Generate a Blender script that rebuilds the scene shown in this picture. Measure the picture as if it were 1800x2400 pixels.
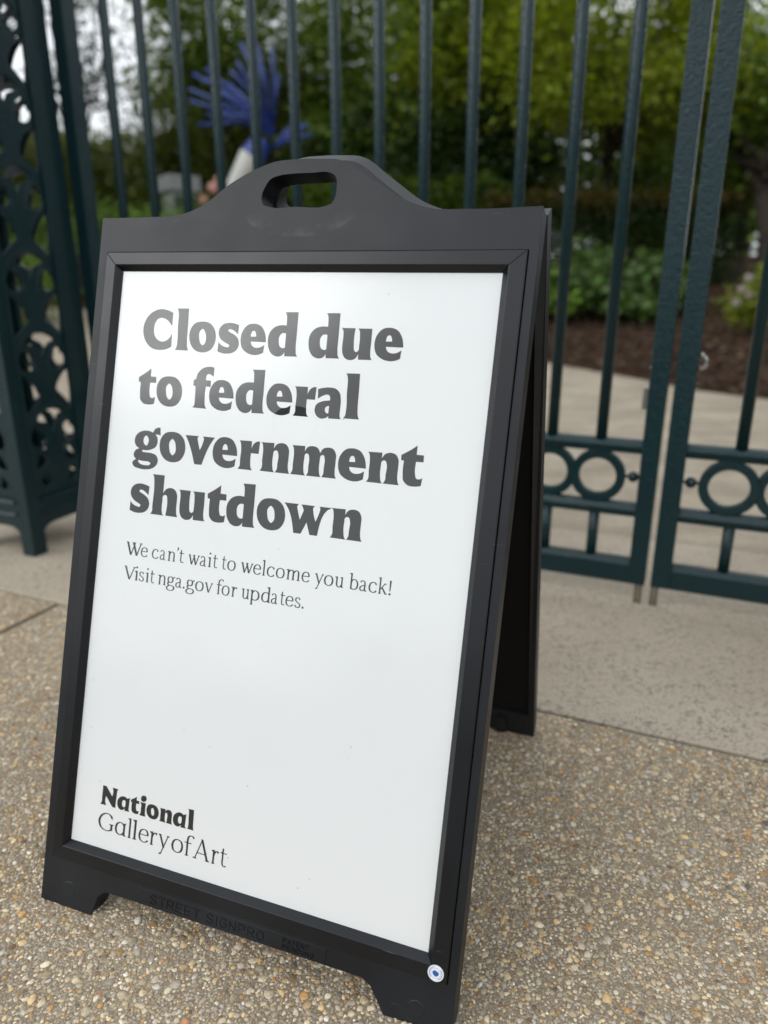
import bpy, bmesh, math, random
import numpy as np
from mathutils import Vector, Matrix, noise
from mathutils.geometry import delaunay_2d_cdt

random.seed(7)
rng = np.random.default_rng(11)
for o in list(bpy.data.objects):
    bpy.data.objects.remove(o)
SC = bpy.context.scene
COL = SC.collection

# ------------------------------------------------------------------ camera
EYE = 0.9375
cam_data = bpy.data.cameras.new('camera')
cam = bpy.data.objects.new('camera', cam_data)
COL.objects.link(cam)
right = Vector((0.99997, -0.00236, -0.00741))
down = Vector((-0.00777, -0.30369, -0.95274))
fwd = Vector((0.0, 0.95277, -0.3037))
m = Matrix.Identity(4)
for i in range(3):
    m[i][0] = right[i]; m[i][1] = -down[i]; m[i][2] = -fwd[i]
m[0][3], m[1][3], m[2][3] = 0.0, 0.0, EYE
cam.matrix_world = m
cam_data.sensor_fit = 'HORIZONTAL'
cam_data.sensor_width = 36.0
cam_data.lens = 34.0
cam_data.clip_start = 0.05
cam_data.clip_end = 400.0
cam_data.dof.use_dof = True
cam_data.dof.focus_distance = 1.03
cam_data.dof.aperture_fstop = 34.0 / 12.5      # 12.5 mm wide opening
SC.camera = cam

# ------------------------------------------------------------------ light
SUN_EL, SUN_AZ = math.radians(33), math.radians(243)
world = bpy.data.worlds.new('World')
SC.world = world
world.use_nodes = True
nt = world.node_tree
nt.nodes.clear()
w_out = nt.nodes.new('ShaderNodeOutputWorld')
w_bg = nt.nodes.new('ShaderNodeBackground')
w_sky = nt.nodes.new('ShaderNodeTexSky')
w_sky.sky_type = 'NISHITA'
w_sky.sun_disc = False
w_sky.sun_elevation = SUN_EL
w_sky.sun_rotation = SUN_AZ
w_hsv = nt.nodes.new('ShaderNodeHueSaturation')
w_hsv.inputs['Saturation'].default_value = 0.30
w_hsv.inputs['Value'].default_value = 1.0
w_mix = nt.nodes.new('ShaderNodeMix'); w_mix.data_type = 'RGBA'
w_tc = nt.nodes.new('ShaderNodeTexCoord')
w_no = nt.nodes.new('ShaderNodeTexNoise')
w_no.inputs['Scale'].default_value = 2.2
w_no.inputs['Detail'].default_value = 4
w_rp = nt.nodes.new('ShaderNodeValToRGB')      # overcast cloud deck, slightly mottled
w_rp.color_ramp.elements[0].position = 0.3
w_rp.color_ramp.elements[0].color = (9.9, 10.6, 11.4, 1)
w_rp.color_ramp.elements[1].position = 0.7
w_rp.color_ramp.elements[1].color = (13.3, 13.8, 14.3, 1)
nt.links.new(w_tc.outputs['Generated'], w_no.inputs['Vector'])
nt.links.new(w_no.outputs['Fac'], w_rp.inputs['Fac'])
nt.links.new(w_sky.outputs['Color'], w_hsv.inputs['Color'])
w_mix.inputs['Factor'].default_value = 0.85
nt.links.new(w_hsv.outputs['Color'], w_mix.inputs['A'])
nt.links.new(w_rp.outputs['Color'], w_mix.inputs['B'])
nt.links.new(w_mix.outputs['Result'], w_bg.inputs['Color'])
w_bg.inputs['Strength'].default_value = 0.10
nt.links.new(w_bg.outputs['Background'], w_out.inputs['Surface'])

sun_data = bpy.data.lights.new('sun', 'SUN')
sun_data.energy = 0.75
sun_data.angle = math.radians(30)
sun_data.color = (1.0, 0.995, 0.985)
sun = bpy.data.objects.new('sun', sun_data)
COL.objects.link(sun)
_d = Vector((math.sin(SUN_AZ) * math.cos(SUN_EL), math.cos(SUN_AZ) * math.cos(SUN_EL), math.sin(SUN_EL)))
sun.rotation_euler = _d.to_track_quat('Z', 'Y').to_euler()

SC.view_settings.view_transform = 'Standard'
SC.view_settings.look = 'None'
SC.view_settings.exposure = 0.14
SC.view_settings.gamma = 1.0
SC.view_settings.use_curve_mapping = False
SC.render.engine = 'CYCLES'
SC.cycles.max_bounces = 8
SC.cycles.transparent_max_bounces = 12

# ------------------------------------------------------------------ helpers
def tag(o, label=None, cat=None, group=None, kind=None):
    if label: o['label'] = label
    if cat: o['category'] = cat
    if group: o['group'] = group
    if kind: o['kind'] = kind
    return o

def empty(name, loc=(0, 0, 0), parent=None, mat=None):
    o = bpy.data.objects.new(name, None)
    o.empty_display_size = 0.1
    COL.objects.link(o)
    if mat is not None: o.matrix_world = mat
    else: o.location = loc
    if parent: o.parent = parent
    bpy.context.view_layer.update()
    return o

def link_mesh(name, me, mt=None, parent=None):
    if mt and not me.materials: me.materials.append(mt)
    o = bpy.data.objects.new(name, me)
    COL.objects.link(o)
    if parent: o.parent = parent
    return o

def obj(name, bm, mt, parent=None, smooth=False, bevel=0.0, seg=2, angle=35):
    me = bpy.data.meshes.new(name)
    bmesh.ops.recalc_face_normals(bm, faces=bm.faces)
    bm.to_mesh(me); bm.free()
    if smooth:
        for p in me.polygons: p.use_smooth = True
    o = link_mesh(name, me, mt, parent)
    if bevel:
        md = o.modifiers.new('bevel', 'BEVEL'); md.width = bevel; md.segments = seg
        md.limit_method = 'ANGLE'; md.angle_limit = math.radians(angle); md.harden_normals = False
    return o

def np_mesh(name, verts, faces, mt, parent=None, smooth=False, colors=None):
    """verts (n,3), faces (m,k) arrays"""
    verts = np.asarray(verts, np.float32); faces = np.asarray(faces, np.int32)
    me = bpy.data.meshes.new(name)
    k = faces.shape[1]
    me.vertices.add(len(verts)); me.vertices.foreach_set('co', verts.ravel())
    me.loops.add(faces.size); me.loops.foreach_set('vertex_index', faces.ravel())
    me.polygons.add(len(faces))
    me.polygons.foreach_set('loop_start', np.arange(0, faces.size, k, dtype=np.int32))
    me.polygons.foreach_set('loop_total', np.full(len(faces), k, np.int32))
    if smooth: me.polygons.foreach_set('use_smooth', np.ones(len(faces), bool))
    me.update(calc_edges=True)
    if colors is not None:
        at = me.color_attributes.new('tint', 'FLOAT_COLOR', 'POINT')
        c = np.ones((len(verts), 4), np.float32); c[:, :3] = colors
        at.data.foreach_set('color', c.ravel())
    return link_mesh(name, me, mt, parent)

def box(bm, x0, x1, y0, y1, z0, z1, M=None):
    vs = [bm.verts.new((x, y, z)) for x in (x0, x1) for y in (y0, y1) for z in (z0, z1)]
    for f in ((0, 1, 3, 2), (4, 6, 7, 5), (0, 4, 5, 1), (2, 3, 7, 6), (0, 2, 6, 4), (1, 5, 7, 3)):
        bm.faces.new([vs[i] for i in f])
    if M is not None:
        for v in vs: v.co = M @ v.co
    return vs

def prism(bm, outline, axis_a, axis_b, axis_len, L0, L1, origin=(0, 0, 0)):
    """2-D outline (a,b) swept along axis_len from L0 to L1"""
    A, B, L, O = Vector(axis_a), Vector(axis_b), Vector(axis_len), Vector(origin)
    r0 = [bm.verts.new(O + A * a + B * b + L * L0) for a, b in outline]
    r1 = [bm.verts.new(O + A * a + B * b + L * L1) for a, b in outline]
    n = len(outline)
    bm.faces.new(r0[::-1]); bm.faces.new(r1)
    for i in range(n): bm.faces.new((r0[i], r0[(i + 1) % n], r1[(i + 1) % n], r1[i]))

def tube(bm, pts, rad, sides=8, caps=True):
    pts = [Vector(p) for p in pts]
    rads = rad if isinstance(rad, (list, tuple)) else [rad] * len(pts)
    rings = []; up = Vector((0, 0, 1))
    for i, p in enumerate(pts):
        t = (pts[min(i + 1, len(pts) - 1)] - pts[max(i - 1, 0)]).normalized()
        a = t.cross(up)
        if a.length < 1e-3: a = t.cross(Vector((1, 0, 0)))
        a.normalize(); b = t.cross(a)
        rings.append([bm.verts.new(p + (a * math.cos(2 * math.pi * k / sides) + b * math.sin(2 * math.pi * k / sides)) * rads[i]) for k in range(sides)])
    for r0, r1 in zip(rings, rings[1:]):
        for k in range(sides): bm.faces.new((r0[k], r0[(k + 1) % sides], r1[(k + 1) % sides], r1[k]))
    if caps: bm.faces.new(rings[0][::-1]); bm.faces.new(rings[-1])

def sphere(bm, c, r, sc=(1, 1, 1), seg=12):
    res = bmesh.ops.create_uvsphere(bm, u_segments=seg, v_segments=seg // 2 + 1, radius=r)
    for v in res['verts']: v.co = Vector((v.co.x * sc[0], v.co.y * sc[1], v.co.z * sc[2])) + Vector(c)

def poly_fill(bm, loops, z):
    """flat face with holes; loops = [outer, hole, ...] of (x, y)"""
    pts = [Vector(p) for l in loops for p in l]; edges = []; i = 0
    for l in loops:
        n = len(l); edges += [(i + k, i + (k + 1) % n) for k in range(n)]; i += n
    vs = [bm.verts.new((p.x, p.y, z)) for p in pts]
    co, _e, fs, orig, _a, _b = delaunay_2d_cdt(pts, edges, [], 1, 1e-7)
    out = [vs[o[0]] if o else bm.verts.new((c.x, c.y, z)) for c, o in zip(co, orig)]
    def inside(x, y):
        r = False
        for l in loops:
            for (x0, y0), (x1, y1) in zip(l, l[1:] + l[:1]):
                if (y0 > y) != (y1 > y) and x < (x1 - x0) * (y - y0) / (y1 - y0) + x0: r = not r
        return r
    for f in fs:
        c = sum((co[i] for i in f), Vector((0, 0))) / len(f)
        if inside(c.x, c.y):
            try: bm.faces.new([out[i] for i in f])
            except ValueError: pass
    return vs

def plate(bm, loops, z0, z1):
    a = poly_fill(bm, loops, z0); b = poly_fill(bm, loops, z1)
    i = 0
    for l in loops:
        n = len(l)
        for k in range(n):
            p, q_ = i + k, i + (k + 1) % n
            bm.faces.new((a[p], a[q_], b[q_], b[p]))
        i += n

def rrect(x0, x1, y0, y1, r, n=5):
    out = []
    for cx, cy, a0 in ((x1 - r, y1 - r, 0), (x0 + r, y1 - r, 90), (x0 + r, y0 + r, 180), (x1 - r, y0 + r, 270)):
        for i in range(n + 1):
            a = math.radians(a0 + 90 * i / n); out.append((cx + r * math.cos(a), cy + r * math.sin(a)))
    return out

def smooth_loop(spec, steps=6, closed=True):
    """'x,y' points, '*' marks a corner; returns a densely sampled loop"""
    P = []; K = []
    for s_ in spec.split():
        K.append(s_.endswith('*')); a, b = s_.rstrip('*').split(','); P.append(np.array((float(a), float(b))))
    n = len(P); out = []
    def tang(i, j, k):                                   # tangent at j of path i-j-k
        d0 = np.linalg.norm(P[j] - P[i]) + 1e-9; d1 = np.linalg.norm(P[k] - P[j]) + 1e-9
        v = ((P[j] - P[i]) / d0 * d1 + (P[k] - P[j]) / d1 * d0) / (d0 + d1)
        return v
    for i in range(n if closed else n - 1):
        j = (i + 1) % n
        if K[i] and K[j]:
            out.append(tuple(P[i])); continue
        c = P[j] - P[i]; L = np.linalg.norm(c)
        t0 = None if K[i] else tang((i - 1) % n, i, j) * L
        t1 = None if K[j] else tang(i, j, (j + 1) % n) * L
        if t0 is None: t0 = 1.5 * c - 0.5 * t1
        if t1 is None: t1 = 1.5 * c - 0.5 * t0
        for s in range(steps):
            u = s / steps
            h00 = 2 * u**3 - 3 * u**2 + 1; h10 = u**3 - 2 * u**2 + u; h01 = -2 * u**3 + 3 * u**2; h11 = u**3 - u**2
            out.append(tuple(h00 * P[i] + h10 * t0 + h01 * P[j] + h11 * t1))
    if not closed: out.append(tuple(P[-1]))
    return out

# ------------------------------------------------------------------ materials
class N:
    """tiny node-graph helper"""
    def __init__(s, name):
        s.m = bpy.data.materials.new(name); s.m.use_nodes = True
        s.t = s.m.node_tree; s.b = s.t.nodes['Principled BSDF']; s.o = s.t.nodes['Material Output']
    def n(s, kind, **kw):
        nd = s.t.nodes.new(kind)
        for k, v in kw.items():
            if k in nd.inputs: nd.inputs[k].default_value = v
            else: setattr(nd, k, v)
        return nd
    def l(s, a, b): s.t.links.new(a, b)
    def set(s, **kw):
        for k, v in kw.items():
            k = k.replace('_', ' ')
            if isinstance(v, tuple) and len(v) == 3: v = v + (1,)
            if isinstance(v, (int, float, tuple)): s.b.inputs[k].default_value = v
            else: s.l(v, s.b.inputs[k])
    def co(s, kind='Object', scale=None, rot=None):
        tc = s.n('ShaderNodeTexCoord')
        if scale is None and rot is None: return tc.outputs[kind]
        mp = s.n('ShaderNodeMapping')
        if scale: mp.inputs['Scale'].default_value = scale
        if rot: mp.inputs['Rotation'].default_value = rot
        s.l(tc.outputs[kind], mp.inputs['Vector']); return mp.outputs['Vector']
    def noise(s, vec, scale, detail=3, rough=0.5):
        nd = s.n('ShaderNodeTexNoise'); nd.inputs['Scale'].default_value = scale
        nd.inputs['Detail'].default_value = detail; nd.inputs['Roughness'].default_value = rough
        s.l(vec, nd.inputs['Vector']); return nd.outputs['Fac']
    def vor(s, vec, scale, feature='F1', out='Distance'):
        nd = s.n('ShaderNodeTexVoronoi'); nd.feature = feature; nd.inputs['Scale'].default_value = scale
        s.l(vec, nd.inputs['Vector']); return nd.outputs[out]
    def ramp(s, fac, stops):
        nd = s.n('ShaderNodeValToRGB'); cr = nd.color_ramp
        while len(cr.elements) < len(stops): cr.elements.new(0.5)
        for e, (p, c) in zip(cr.elements, stops):
            e.position = p; e.color = tuple(c) + (1,) if not isinstance(c, (int, float)) else (c, c, c, 1)
        s.l(fac, nd.inputs['Fac']); return nd.outputs['Color']
    def mix(s, fac, a, b, blend='MIX'):
        nd = s.n('ShaderNodeMix'); nd.data_type = 'RGBA'; nd.blend_type = blend
        for v, k in ((fac, 'Factor'), (a, 'A'), (b, 'B')):
            if isinstance(v, (int, float)) and k == 'Factor': nd.inputs[k].default_value = v
            elif isinstance(v, tuple): nd.inputs[k].default_value = v + (1,) if len(v) == 3 else v
            else: s.l(v, nd.inputs[k])
        return nd.outputs['Result']
    def math(s, op, a, b=0.0):
        nd = s.n('ShaderNodeMath'); nd.operation = op
        for i, v in enumerate((a, b)):
            if isinstance(v, (int, float)): nd.inputs[i].default_value = v
            else: s.l(v, nd.inputs[i])
        return nd.outputs[0]
    def bump(s, h, strength=0.3, dist=0.001):
        nd = s.n('ShaderNodeBump'); nd.inputs['Strength'].default_value = strength
        nd.inputs['Distance'].default_value = dist
        s.l(h, nd.inputs['Height']); s.l(nd.outputs['Normal'], s.b.inputs['Normal'])

def scratches(g, ang, amount=0.5, scale=(7, 420, 7), gate=9):
    """thin, nearly straight, broken scratch lines as a 0..1 mask"""
    f = g.noise(g.co('Object', scale=scale, rot=(0, 0, ang)), 1.0, 1, 0.4)
    line = g.ramp(f, [(0.765, 0.0), (0.80, 1.0)])
    gt = g.ramp(g.noise(g.co('Object', rot=(0, 0, ang * 1.7)), gate, 2), [(0.68 - amount * .25, 0.0), (0.74 - amount * .25, 1.0)])
    return g.math('MULTIPLY', line, gt)

def m_plastic(name, col=(0.018, 0.018, 0.020), rough=0.42, scr=0.4, dust=0.25, spec=0.5, fine=900, fs=0.12, smear=False):
    g = N(name); oc = g.co('Object')
    s1 = scratches(g, 0.95, 0.65, (14, 560, 14)); s2 = scratches(g, -0.6, 0.55, (16, 640, 16), 12)
    sm = g.math('MAXIMUM', s1, s2)
    low = g.ramp(g.math('ADD', g.noise(oc, 5, 3), 0.0), [(0.42, 0.0), (0.7, 1.0)])
    d = g.vor(oc, 260); spk = g.ramp(d, [(0.0, 1.0), (0.05, 0.0)])
    spk = g.math('MULTIPLY', spk, g.ramp(g.noise(oc, 22, 2), [(0.55, 0.0), (0.62, 1.0)]))
    c = g.mix(g.math('MULTIPLY', low, dust), col, (0.026, 0.029, 0.034))
    c = g.mix(g.math('MULTIPLY', sm, scr), c, (0.22, 0.22, 0.22))
    c = g.mix(g.math('MULTIPLY', spk, 0.7), c, (0.5, 0.5, 0.48))
    if smear:                                  # rubbed, dusty half-ring below the handle where hands grip
        sb = g.n('ShaderNodeVectorMath'); sb.operation = 'SUBTRACT'; g.l(oc, sb.inputs[0]); sb.inputs[1].default_value = (0.295, 0.978, 0)
        ml = g.n('ShaderNodeVectorMath'); ml.operation = 'MULTIPLY'; g.l(sb.outputs[0], ml.inputs[0]); ml.inputs[1].default_value = (1 / 0.088, 1 / 0.036, 0)
        le = g.n('ShaderNodeVectorMath'); le.operation = 'LENGTH'; g.l(ml.outputs[0], le.inputs[0])
        sp = g.n('ShaderNodeSeparateXYZ'); g.l(ml.outputs[0], sp.inputs[0])
        ring = g.ramp(le.outputs['Value'], [(0.55, 0.0), (0.90, 1.0), (0.97, 1.0), (1.0, 0.0)])
        low_ = g.ramp(g.math('ADD', g.math('MULTIPLY', sp.outputs[1], -0.5), 0.5), [(0.5, 0.0), (0.75, 1.0)])
        sm2 = g.math('MULTIPLY', g.math('MULTIPLY', ring, low_), g.ramp(g.noise(oc, 45, 4, 0.65), [(0.40, 0.0), (0.70, 1.0)]))
        c = g.mix(g.math('MULTIPLY', sm2, 0.30), c, (0.13, 0.13, 0.135))
    g.set(Base_Color=c, Specular_IOR_Level=spec)
    g.set(Roughness=g.math('ADD', g.math('MULTIPLY', g.noise(oc, 12, 3), 0.16), rough - 0.08))
    g.bump(g.noise(oc, fine, 2), fs, 0.0004)
    return g.m
M_SHELL = m_plastic('moulded_black_plastic', (0.0036, 0.0050, 0.0074), 0.44, 0.6, 0.35, 0.38, 1100, 0.25, True)
M_SHELLIN = m_plastic('dull_inner_plastic', (0.004, 0.004, 0.0045), 0.7, 0.05, 0.1, 0.2)
M_FRAME = m_plastic('black_snap_frame', (0.0028, 0.0038, 0.0056), 0.32, 0.7, 0.20, 0.42, 700, 0.05)

def m_poster():
    g = N('white_poster_sheet'); oc = g.co('Object')
    d = g.vor(oc, 60, 'F1'); n_ = g.noise(oc, 31, 2)
    spk = g.math('MULTIPLY', g.ramp(d, [(0.0, 1.0), (0.045, 1.0), (0.06, 0.0)]), g.ramp(n_, [(0.57, 0.0), (0.60, 1.0)]))
    dirt = g.ramp(g.noise(oc, 7, 4), [(0.5, 0.0), (0.8, 1.0)])
    c = g.mix(g.math('MULTIPLY', dirt, 0.10), (0.835, 0.84, 0.84), (0.74, 0.74, 0.72))
    c = g.mix(g.math('MULTIPLY', spk, 0.8), c, (0.12, 0.12, 0.12))
    g.set(Base_Color=c, Roughness=0.55)
    return g.m
M_POSTER = m_poster()
g = N('printed_black_ink'); g.set(Base_Color=(0.018, 0.018, 0.019), Roughness=0.6, Specular_IOR_Level=0.2); M_INK = g.m

def m_cover():
    """thin clear sheet: sees the poster, mirrors a little of the street"""
    g = N('clear_cover_sheet'); t = g.t
    oc = g.co('Object')
    s1 = scratches(g, -0.13, 0.6, (3, 380, 3), 5); s2 = scratches(g, 0.22, 0.5, (5, 500, 5), 7)
    scr = g.math('MAXIMUM', s1, s2)
    # oval contact patch where the sheet clings to the print
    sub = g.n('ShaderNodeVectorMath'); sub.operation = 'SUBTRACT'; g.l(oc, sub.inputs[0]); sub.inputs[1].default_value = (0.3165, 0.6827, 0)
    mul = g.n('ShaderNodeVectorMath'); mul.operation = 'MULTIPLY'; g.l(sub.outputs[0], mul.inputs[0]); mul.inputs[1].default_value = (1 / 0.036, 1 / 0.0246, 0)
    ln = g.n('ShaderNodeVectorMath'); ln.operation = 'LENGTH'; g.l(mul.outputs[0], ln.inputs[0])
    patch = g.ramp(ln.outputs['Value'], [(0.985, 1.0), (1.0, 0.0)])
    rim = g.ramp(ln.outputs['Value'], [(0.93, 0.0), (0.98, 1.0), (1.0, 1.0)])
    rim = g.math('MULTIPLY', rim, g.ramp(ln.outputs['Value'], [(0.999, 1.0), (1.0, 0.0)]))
    ge = g.n('ShaderNodeNewGeometry'); dt = g.n('ShaderNodeVectorMath'); dt.operation = 'DOT_PRODUCT'
    g.l(ge.outputs['Incoming'], dt.inputs[0]); g.l(ge.outputs['Normal'], dt.inputs[1])
    om = g.math('POWER', g.math('SUBTRACT', 1.0, g.math('ABSOLUTE', dt.outputs['Value'])), 5.0)
    f2 = g.math('ADD', 0.072, g.math('MULTIPLY', om, 0.88))      # both faces of a thin clear sheet
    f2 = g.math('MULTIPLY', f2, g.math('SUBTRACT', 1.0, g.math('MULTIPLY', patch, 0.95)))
    f2 = g.math('ADD', f2, g.math('MULTIPLY', scr, 0.05))
    f2 = g.math('MINIMUM', f2, 0.95)
    gl = g.n('ShaderNodeBsdfGlossy'); gl.inputs['Roughness'].default_value = 0.16
    g.l(g.ramp(g.noise(oc, 9, 3), [(0.3, 0.10), (0.7, 0.22)]), gl.inputs['Roughness'])
    tr = g.n('ShaderNodeBsdfTransparent')
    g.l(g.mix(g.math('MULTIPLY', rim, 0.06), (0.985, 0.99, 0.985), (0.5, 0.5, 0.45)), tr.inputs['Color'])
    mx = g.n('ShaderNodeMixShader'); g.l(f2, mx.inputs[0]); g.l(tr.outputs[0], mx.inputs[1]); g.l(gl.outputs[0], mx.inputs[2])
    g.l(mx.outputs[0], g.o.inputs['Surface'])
    return g.m
M_COVER = m_cover()

def m_paint():
    """dark bluish green gloss paint, pitted by many coats"""
    g = N('dark_green_iron_paint'); oc = g.co('Object')
    c = g.mix(g.ramp(g.noise(oc, 4, 3), [(0.35, 0.0), (0.7, 1.0)]), (0.0016, 0.0200, 0.0250), (0.0030, 0.0245, 0.0275))
    chip = g.math('MULTIPLY', g.ramp(g.vor(oc, 22), [(0.0, 1.0), (0.07, 0.0)]), g.ramp(g.noise(oc, 5, 2), [(0.56, 0.0), (0.6, 1.0)]))
    c = g.mix(chip, c, (0.10, 0.16, 0.14))
    g.set(Base_Color=c, Roughness=0.22, Specular_IOR_Level=0.42)
    h = g.math('ADD', g.noise(oc, 210, 2), g.math('MULTIPLY', g.noise(oc, 100, 1), 0.6))
    g.bump(h, 0.9, 0.0022)
    return g.m
M_PAINT = m_paint()
g = N('galvanised_steel'); g.set(Base_Color=(0.45, 0.44, 0.42), Metallic=1.0, Roughness=0.38); M_STEEL = g.m
g = N('weathered_brass_rod'); g.set(Base_Color=(0.20, 0.16, 0.11), Metallic=0.6, Roughness=0.5); M_ROD = g.m

# world frame of the fence line: u along it, n away from the street
A = math.radians(-24)
DU = Vector((math.cos(A), math.sin(A), 0)); DN = Vector((-math.sin(A), math.cos(A), 0))
F0 = Vector((0.7822, 2.0033, 0))
M_F = Matrix(((DU.x, DN.x, 0, F0.x), (DU.y, DN.y, 0, F0.y), (0, 0, 1, 0), (0, 0, 0, 1)))
def fw(u, n_, z=0.0): return M_F @ Vector((u, n_, z))

def terr(x, y):
    s = max(0.0, y - 5.6)
    s = s if s > 1.0 else s * s * 0.5 + s * 0.5 * 0
    if y - 5.6 > 1.0: s = (y - 5.6) - 0.5
    return 0.125 * min(s, 11.5)

# ------------------------------------------------------------------ ground and terrain
def m_soil():
    g = N('dark_soil'); oc = g.co('Object')
    g.set(Base_Color=g.mix(g.noise(oc, 3, 4), (0.03, 0.04, 0.015), (0.06, 0.07, 0.025)), Roughness=0.95)
    return g.m
def grid_sheet(name, xs, yfun, ny, dz, mt, kind='structure', zr=0.0, nscale=3.0):
    V = []; F = []
    for i, x in enumerate(xs):
        y0, y1 = yfun(x)
        for j in range(ny + 1):
            y = y0 + (y1 - y0) * j / ny
            V.append((x, y, terr(x, y) + dz + zr * noise.fractal(Vector((x * nscale, y * nscale, 0)), 1, 2, 3)))
    for i in range(len(xs) - 1):
        for j in range(ny):
            a = i * (ny + 1) + j; F.append((a, a + ny + 1, a + ny + 2, a + 1))
    o = np_mesh(name, V, F, mt, smooth=True)
    tag(o, kind=kind); return o
grid_sheet('ground', np.linspace(-120, 120, 81), lambda x: (-90, 160), 200, -0.06, m_soil())

def slab_line(x):                 # y of the joint between aggregate paving and entrance slab (n = -0.69)
    return (F0 + DU * ((x - F0.x + 0.69 * DN.x) / DU.x) + DN * -0.69).y
def m_slab():
    g = N('speckled_granite_slab'); oc = g.co('Object')
    base = g.mix(g.ramp(g.noise(oc, 2.2, 4), [(0.3, 0.0), (0.7, 1.0)]), (0.40, 0.33, 0.245), (0.51, 0.435, 0.335))
    v1 = g.co('Object', scale=(1, 1.0, 1))
    n1 = g.noise(v1, 115, 3, 0.7); n2 = g.noise(oc, 44, 3)
    spk = g.ramp(g.math('ADD', g.math('MULTIPLY', n1, 0.7), g.math('MULTIPLY', n2, 0.3)), [(0.425, 1.0), (0.485, 0.0)])
    lt = g.ramp(g.noise(oc, 130, 2), [(0.56, 0.0), (0.66, 1.0)])
    c = g.mix(g.math('MULTIPLY', lt, 0.35), base, (0.62, 0.57, 0.48))
    c = g.mix(g.math('MULTIPLY', spk, g.ramp(g.noise(oc, 9, 3), [(0.35, 0.25), (0.65, 0.75)])), c, (0.11, 0.10, 0.09))
    pk = g.ramp(g.vor(oc, 6.5), [(0.0, 1.0), (0.06, 0.0)])
    c = g.mix(g.math('MULTIPLY', pk, 0.5), c, (0.42, 0.20, 0.12))
    g.set(Base_Color=c, Roughness=0.8, Specular_IOR_Level=0.3)
    g.bump(n1, 0.3, 0.001); return g.m
def edge_y(x):
    pts = [(-14, 15.0), (-6, 11.6), (-2, 9.6), (0, 8.5), (1.6, 7.34), (2.37, 6.6), (2.68, 6.22), (3.09, 5.84), (3.6, 5.2), (4.6, 3.6), (5.5, 1.0)]
    for (a, b), (c, d) in zip(pts, pts[1:]):
        if a <= x <= c: return b + (d - b) * (x - a) / (c - a)
    return pts[-1][1]
M_SLAB = m_slab()
# the entrance slab under the gate (a cast slab with its own thickness) and the garden path past it
ent = empty('entrance_slab', fw(-0.3, 0)); tag(ent, kind='structure')
def quad_slab(bm, u0, u1, n0, n1, z0, z1):
    P = [fw(u0, n0), fw(u1, n0), fw(u1, n1), fw(u0, n1)]
    lo = [bm.verts.new((p.x, p.y, z0)) for p in P]; hi = [bm.verts.new((p.x, p.y, z1)) for p in P]
    bm.faces.new(hi); bm.faces.new(lo[::-1])
    for i in range(4): bm.faces.new((lo[i], lo[(i + 1) % 4], hi[(i + 1) % 4], hi[i]))
bm = bmesh.new(); quad_slab(bm, -12, 5.0, -0.684, 0.62, -0.10, 0.001)
o = obj('slab', bm, M_SLAB, bevel=0.004); o.parent = ent; o.matrix_parent_inverse = ent.matrix_world.inverted()
def m_path():
    g = N('brushed_concrete_path'); oc = g.co('Object')
    c = g.mix(g.ramp(g.noise(g.co('Object', scale=(1, 1.5, 1)), 2.4, 5, 0.6), [(0.35, 0.0), (0.65, 1.0)]), (0.29, 0.24, 0.175), (0.44, 0.375, 0.28))
    c = g.mix(g.math('MULTIPLY', g.ramp(g.noise(oc, 60, 3), [(0.35, 1.0), (0.45, 0.0)]), 0.4), c, (0.09, 0.08, 0.07))
    pk = g.ramp(g.vor(oc, 2.5), [(0.0, 1.0), (0.035, 0.0)])
    c = g.mix(g.math('MULTIPLY', pk, 0.6), c, (0.40, 0.16, 0.10))
    g.set(Base_Color=c, Roughness=0.85); return g.m
def path_y0(x): return (F0 + DU * ((x - F0.x - 0.622 * DN.x) / DU.x) + DN * 0.622).y
grid_sheet('garden_path', np.linspace(-13, 4.4, 70), lambda x: (path_y0(x), max(edge_y(x), path_y0(x) + 0.01)), 30, 0.0005, m_path())
def m_mulch():
    g = N('brown_bark_mulch'); oc = g.co('Object')
    c = g.ramp(g.noise(oc, 26, 4, 0.7), [(0.3, (0.014, 0.007, 0.004)), (0.5, (0.048, 0.026, 0.014)), (0.72, (0.11, 0.062, 0.034))])
    lf = g.math('MULTIPLY', g.ramp(g.vor(oc, 9), [(0.0, 1.0), (0.09, 0.0)]), g.ramp(g.noise(oc, 3, 2), [(0.45, 0.0), (0.55, 1.0)]))
    c = g.mix(lf, c, (0.22, 0.15, 0.07))
    g.set(Base_Color=c, Roughness=0.95, Specular_IOR_Level=0.1); g.bump(g.noise(oc, 40, 4), 1.0, 0.03); return g.m
M_MULCH = m_mulch()
grid_sheet('mulch_bed', np.linspace(-14, 12, 120), lambda x: (edge_y(x) if x < 5.5 else 1.0, 19.5), 90, 0.012, M_MULCH, zr=0.022, nscale=2.5)
def m_lawn():
    g = N('lawn_grass'); oc = g.co('Object')
    g.set(Base_Color=g.mix(g.noise(oc, 8, 4), (0.05, 0.10, 0.015), (0.12, 0.20, 0.035)), Roughness=0.9); return g.m
grid_sheet('lawn', np.linspace(-40, -4.5, 40), lambda x: (12.0, 26.0), 20, 0.05, m_lawn())
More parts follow.
